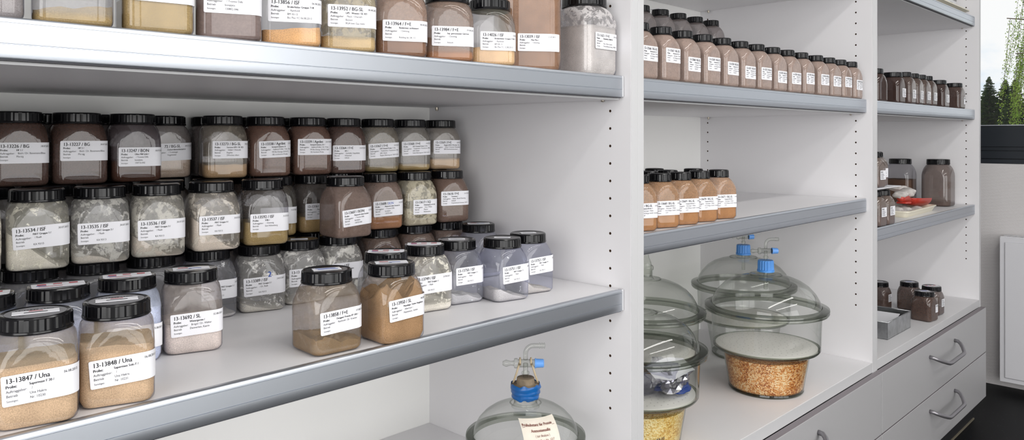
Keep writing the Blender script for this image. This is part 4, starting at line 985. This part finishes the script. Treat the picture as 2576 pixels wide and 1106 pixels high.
m = MB(); nx = 8
for i in range(nx + 1):
    for j in range(2): m.v.append((-.08 + .16 * i / nx, -.055 + .11 * j, .010 * (i / nx) ** 3))
for i in range(nx): m.f.append((2 * i, 2 * i + 2, 2 * i + 3, 2 * i + 1)); m.sm.append(True)
p = ob('paper_sheet', m.mesh('paper_sheet'), PAPER); p.location = (2.725, .925, .4922 + .036); p.rotation_euler = (0, R(-3), R(4)); tag(p, 'sheet of white paper lying in the low tin box', 'paper')
cb = ob('tin_filling', bevel_box('tin_filling', (-.10, -.062, 0), (.09, .062, .030), .002, 1), principled('dark_card', (.05, .05, .055), .7)); cb.location = (2.73, .925, .4937); tag(cb, 'dark card stack under the paper in the low tin', 'card stack')
# top shelf: cream tray with a carton
o = ob('cream_tray', dish('cream_tray', .46, .22, .024, .012, CREAM, .002, .03, .012), CREAM); o.location = (3.268, .937, ZT3 - .0013)
tag(o, 'cream tray at the edge of the topmost shelf near the window', 'tray')
cbx = empty('carton', (3.31, .90, ZT3 + .001)); tag(cbx, 'white printed carton standing in the cream tray', 'carton')
ob('carton_body', bevel_box('carton_body', (-.10, -.045, 0), (.10, .045, .16), .001, 1), CARD, cbx)
q = Print(); q.bar(.018, .030, .026, .040); q.bar(.028, .030, .033, .040); q.bar(.036, .030, .047, .040); q.bar(.055, .018, .075, .020); q.bar(.08, .030, .092, .036)
ob('print', me_from('print', [(x, -.0455, z) for x, z in q.v], q.f), INKG, cbx)
ob('grey_band', MB().box((-.101, -.0462, .050), (.101, -.0452, .064)).mesh('grey_band'), principled('grey_print_band', (.25, .24, .25), .5), cbx)

# ================================================================== RADIATOR
rd = empty('radiator', (4.0, -.2, .05)); tag(rd, 'white panel radiator below the window', 'radiator')
y0r, y1r = -1.0, 1.028
ob('front_panel', bevel_box('front_panel', (-.002, y0r, 0), (.008, y1r, .648), .002, 2), WHITEM, rd)
m = MB(); w_ = .020
ob('raised_field', bevel_box('raised_field', (-.0075, y0r + w_, w_), (-.0019, y1r - w_, .648 - w_), .0035, 3), WHITEM, rd)
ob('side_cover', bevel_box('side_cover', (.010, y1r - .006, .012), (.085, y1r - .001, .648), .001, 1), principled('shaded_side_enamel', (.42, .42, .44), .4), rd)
ob('rear_panel', MB().box((.075, y0r + .02, .02), (.083, y1r - .02, .62)).mesh('rear_panel'), WHITEM, rd)
tg = ob('top_grille', bevel_box('top_grille', (.008, y0r, .642), (.02, y1r, .652), .001, 1), WHITEM, rd)
ob('grille_rear_bar', bevel_box('grille_rear_bar', (.072, y0r, .642), (.086, y1r, .652), .001, 1), WHITEM, rd)
sl = bevel_box('grille_slat', (.018, -.006, .646), (.074, .006, .652), .0005, 1)
for i in range(84):
    o = ob('grille_slat', sl, WHITEM, rd); o.location = (0, y0r + .012 + i * .0241, 0)
ob('bracket', MB().box((.083, .8, .1), (.108, .84, .5)).mesh('bracket'), WHITEM, rd)

# ================================================================== OUTSIDE
GRASS = principled('grass', (.05, .09, .02), .9, var=(.4, .4))
GZ = -2.0
struct(ob('ground_outside', MB().box((XW + .6, -60, GZ - .2), (260, 200, GZ)).mesh('ground_outside'), GRASS))
def leaf_mat(name, c1, c2, tr=.35):
    m = bpy.data.materials.new(name); nt = nt_new(m); t = N(nt, 'ShaderNodeTexCoord')
    n = N(nt, 'ShaderNodeTexNoise', i_Scale=2.2, i_Detail=3.0); L(nt, t, 'Object', n, 0)
    mr = N(nt, 'ShaderNodeMapRange'); mr.inputs[1].default_value = .35; mr.inputs[2].default_value = .65; L(nt, n, 'Fac', mr, 0)
    mx = N(nt, 'ShaderNodeMix', data_type='RGBA'); mx.inputs[6].default_value = (*c1, 1); mx.inputs[7].default_value = (*c2, 1); L(nt, mr, 0, mx, 0)
    d = N(nt, 'ShaderNodeBsdfDiffuse'); L(nt, mx, 2, d, 0); tl = N(nt, 'ShaderNodeBsdfTranslucent'); L(nt, mx, 2, tl, 0)
    ms = N(nt, 'ShaderNodeMixShader', i_Fac=tr); ms.inputs[0].default_value = tr; L(nt, d, 0, ms, 1); L(nt, tl, 0, ms, 2); out(nt, ms); return m
SPR = leaf_mat('spruce_needles', (.030, .062, .034), (.085, .130, .036), .2)
BIR = leaf_mat('birch_leaves', (.22, .36, .05), (.36, .48, .10), .45)
BARK = principled('bark', (.10, .075, .055), .9); BARKB = principled('birch_bark', (.5, .48, .44), .8, var=(8, .4))
def spruce_mesh(seed, H, Rb):
    rnd = random.Random(seed); m = MB()
    for i in range(420):
        t = (i / 420) ** .82; z = H * (.05 + .94 * t); rad = Rb * (1 - t) ** .72 * rnd.uniform(.6, 1.12) + .06
        a = i * 2.39996 + rnd.uniform(-.3, .3); l = rad; dx, dy = math.cos(a), math.sin(a); px, py = -dy, dx
        drop = l * rnd.uniform(-.15, .30)
        for q in range(7):
            u0 = .10 + .90 * q / 7; u1 = u0 + .20; zz0 = z - drop * u0; zz1 = z - drop * u1 + .10 * l * u1 * u1
            w = l * .34 * (1.12 - u0) + .10
            for sd in (-1, 1):
                for rep in (0, 1):
                    ox = rnd.uniform(.3, 1.0) * w * sd; dz = rnd.uniform(-.22, .06) * (l * .6 + .2)
                    m.add([(dx * l * u0, dy * l * u0, zz0), (dx * l * u1, dy * l * u1, zz1 + rnd.uniform(-.05, .08)), (dx * l * (u1 + rnd.uniform(-.06, .1)) + px * ox, dy * l * (u1 + .02) + py * ox, zz1 + dz)], [(0, 1, 2)])
    return m.mesh('foliage')
SPM = [spruce_mesh(3, 11.0, 2.6), spruce_mesh(8, 10.4, 2.9), spruce_mesh(15, 10.0, 2.5)]
TRK = MB().lathe([(.20, 0), (.16, 3), (.08, 8), (.02, 9.6)], 8).mesh('trunk')
spr = [(150, 32.6, 0, 1.23), (150, 30.2, 1, 1.24), (148, 28.5, 2, 1.27), (151, 36.0, 1, 1.20), (151, 39.5, 2, 1.26), (149, 25.6, 0, 1.2), (150, 22.2, 1, 1.28), (150, 18.6, 2, 1.22), (150, 15.0, 0, 1.25),
       (158, 34.8, 2, 1.22), (158, 31.8, 0, 1.12), (157, 28.0, 1, 1.15), (158, 24.0, 2, 1.25), (158, 43.0, 0, 1.2), (157, 20.0, 1, 1.2)]
for i, (x, y, k, sc_) in enumerate(spr):
    t = empty('spruce_tree', (x, y, GZ), i * 1.7)
    t.scale = (sc_, sc_, sc_)
    nm = ('tall dark spruce at the left of the window view', 'dark spruce in the middle of the window view', 'dark spruce partly behind the birch leaves')[i] if i < 3 else 'dark spruce in the wood outside, among the others'
    tag(t, nm, 'tree', 'spruces outside the window')
    ob('trunk', TRK, BARK, t); ob('foliage', SPM[k], SPR, t)
# birch with hanging twigs, close by on the right
bt = empty('birch_tree', (45.0, 4.15, GZ)); bt.scale = (2.6, 2.6, 2.6); tag(bt, 'bright green birch with hanging twigs at the right edge of the window', 'tree')
ob('trunk', MB().lathe([(.16, 0), (.13, 2.5), (.09, 6), (.03, 9)], 12).mesh('trunk'), BARKB, bt)
rnd = random.Random(5); br = MB(); lf = MB()
for k in range(60):
    a = rnd.uniform(0, 2 * math.pi); z0_ = rnd.uniform(2.4, 6.2); l = rnd.uniform(.9, 1.7) * (1.15 - (z0_ - 3) / 9)
    tip = Vector((math.cos(a) * l, math.sin(a) * l, z0_ + rnd.uniform(.3, .8))); st = Vector((0, 0, z0_))
    br.tube([st, st.lerp(tip, .5) + Vector((0, 0, .15)), tip], [.03, .02, .01], 5)
    for q in range(18):
        b = st.lerp(tip, rnd.uniform(.35, 1.0) ** .6); ln = rnd.uniform(1.0, 2.6); sw = Vector((rnd.uniform(-.12, .12), rnd.uniform(-.12, .12), 0))
        pts = [b + sw * (u * u) + Vector((math.cos(a), math.sin(a), 0)) * (.18 * u) + Vector((0, 0, -ln * u)) for u in (0, .33, .66, 1)]
        br.tube(pts, .0025, 3, False)
        for w in range(int(ln * 70)):
            u = rnd.random(); p = b + sw * (u * u) + Vector((math.cos(a), math.sin(a), 0)) * (.18 * u) + Vector((0, 0, -ln * u)) + Vector((rnd.uniform(-.04, .04), rnd.uniform(-.04, .04), 0))
            s1 = rnd.uniform(.012, .021); d1 = Vector((rnd.uniform(-1, 1), rnd.uniform(-1, 1), rnd.uniform(-1.4, -.2))).normalized(); d2 = d1.cross(Vector((rnd.uniform(-1, 1), rnd.uniform(-1, 1), rnd.uniform(-.4, .4)))).normalized()
            lf.add([p, p + d1 * s1 + d2 * s1 * .55, p + d1 * s1 * 2, p + d1 * s1 - d2 * s1 * .55], [(0, 1, 2, 3)])
ob('branches', br.mesh('branches'), BARK, bt); o = ob('foliage', lf.mesh('foliage'), BIR, bt)
bpy.data.objects.remove(_to)
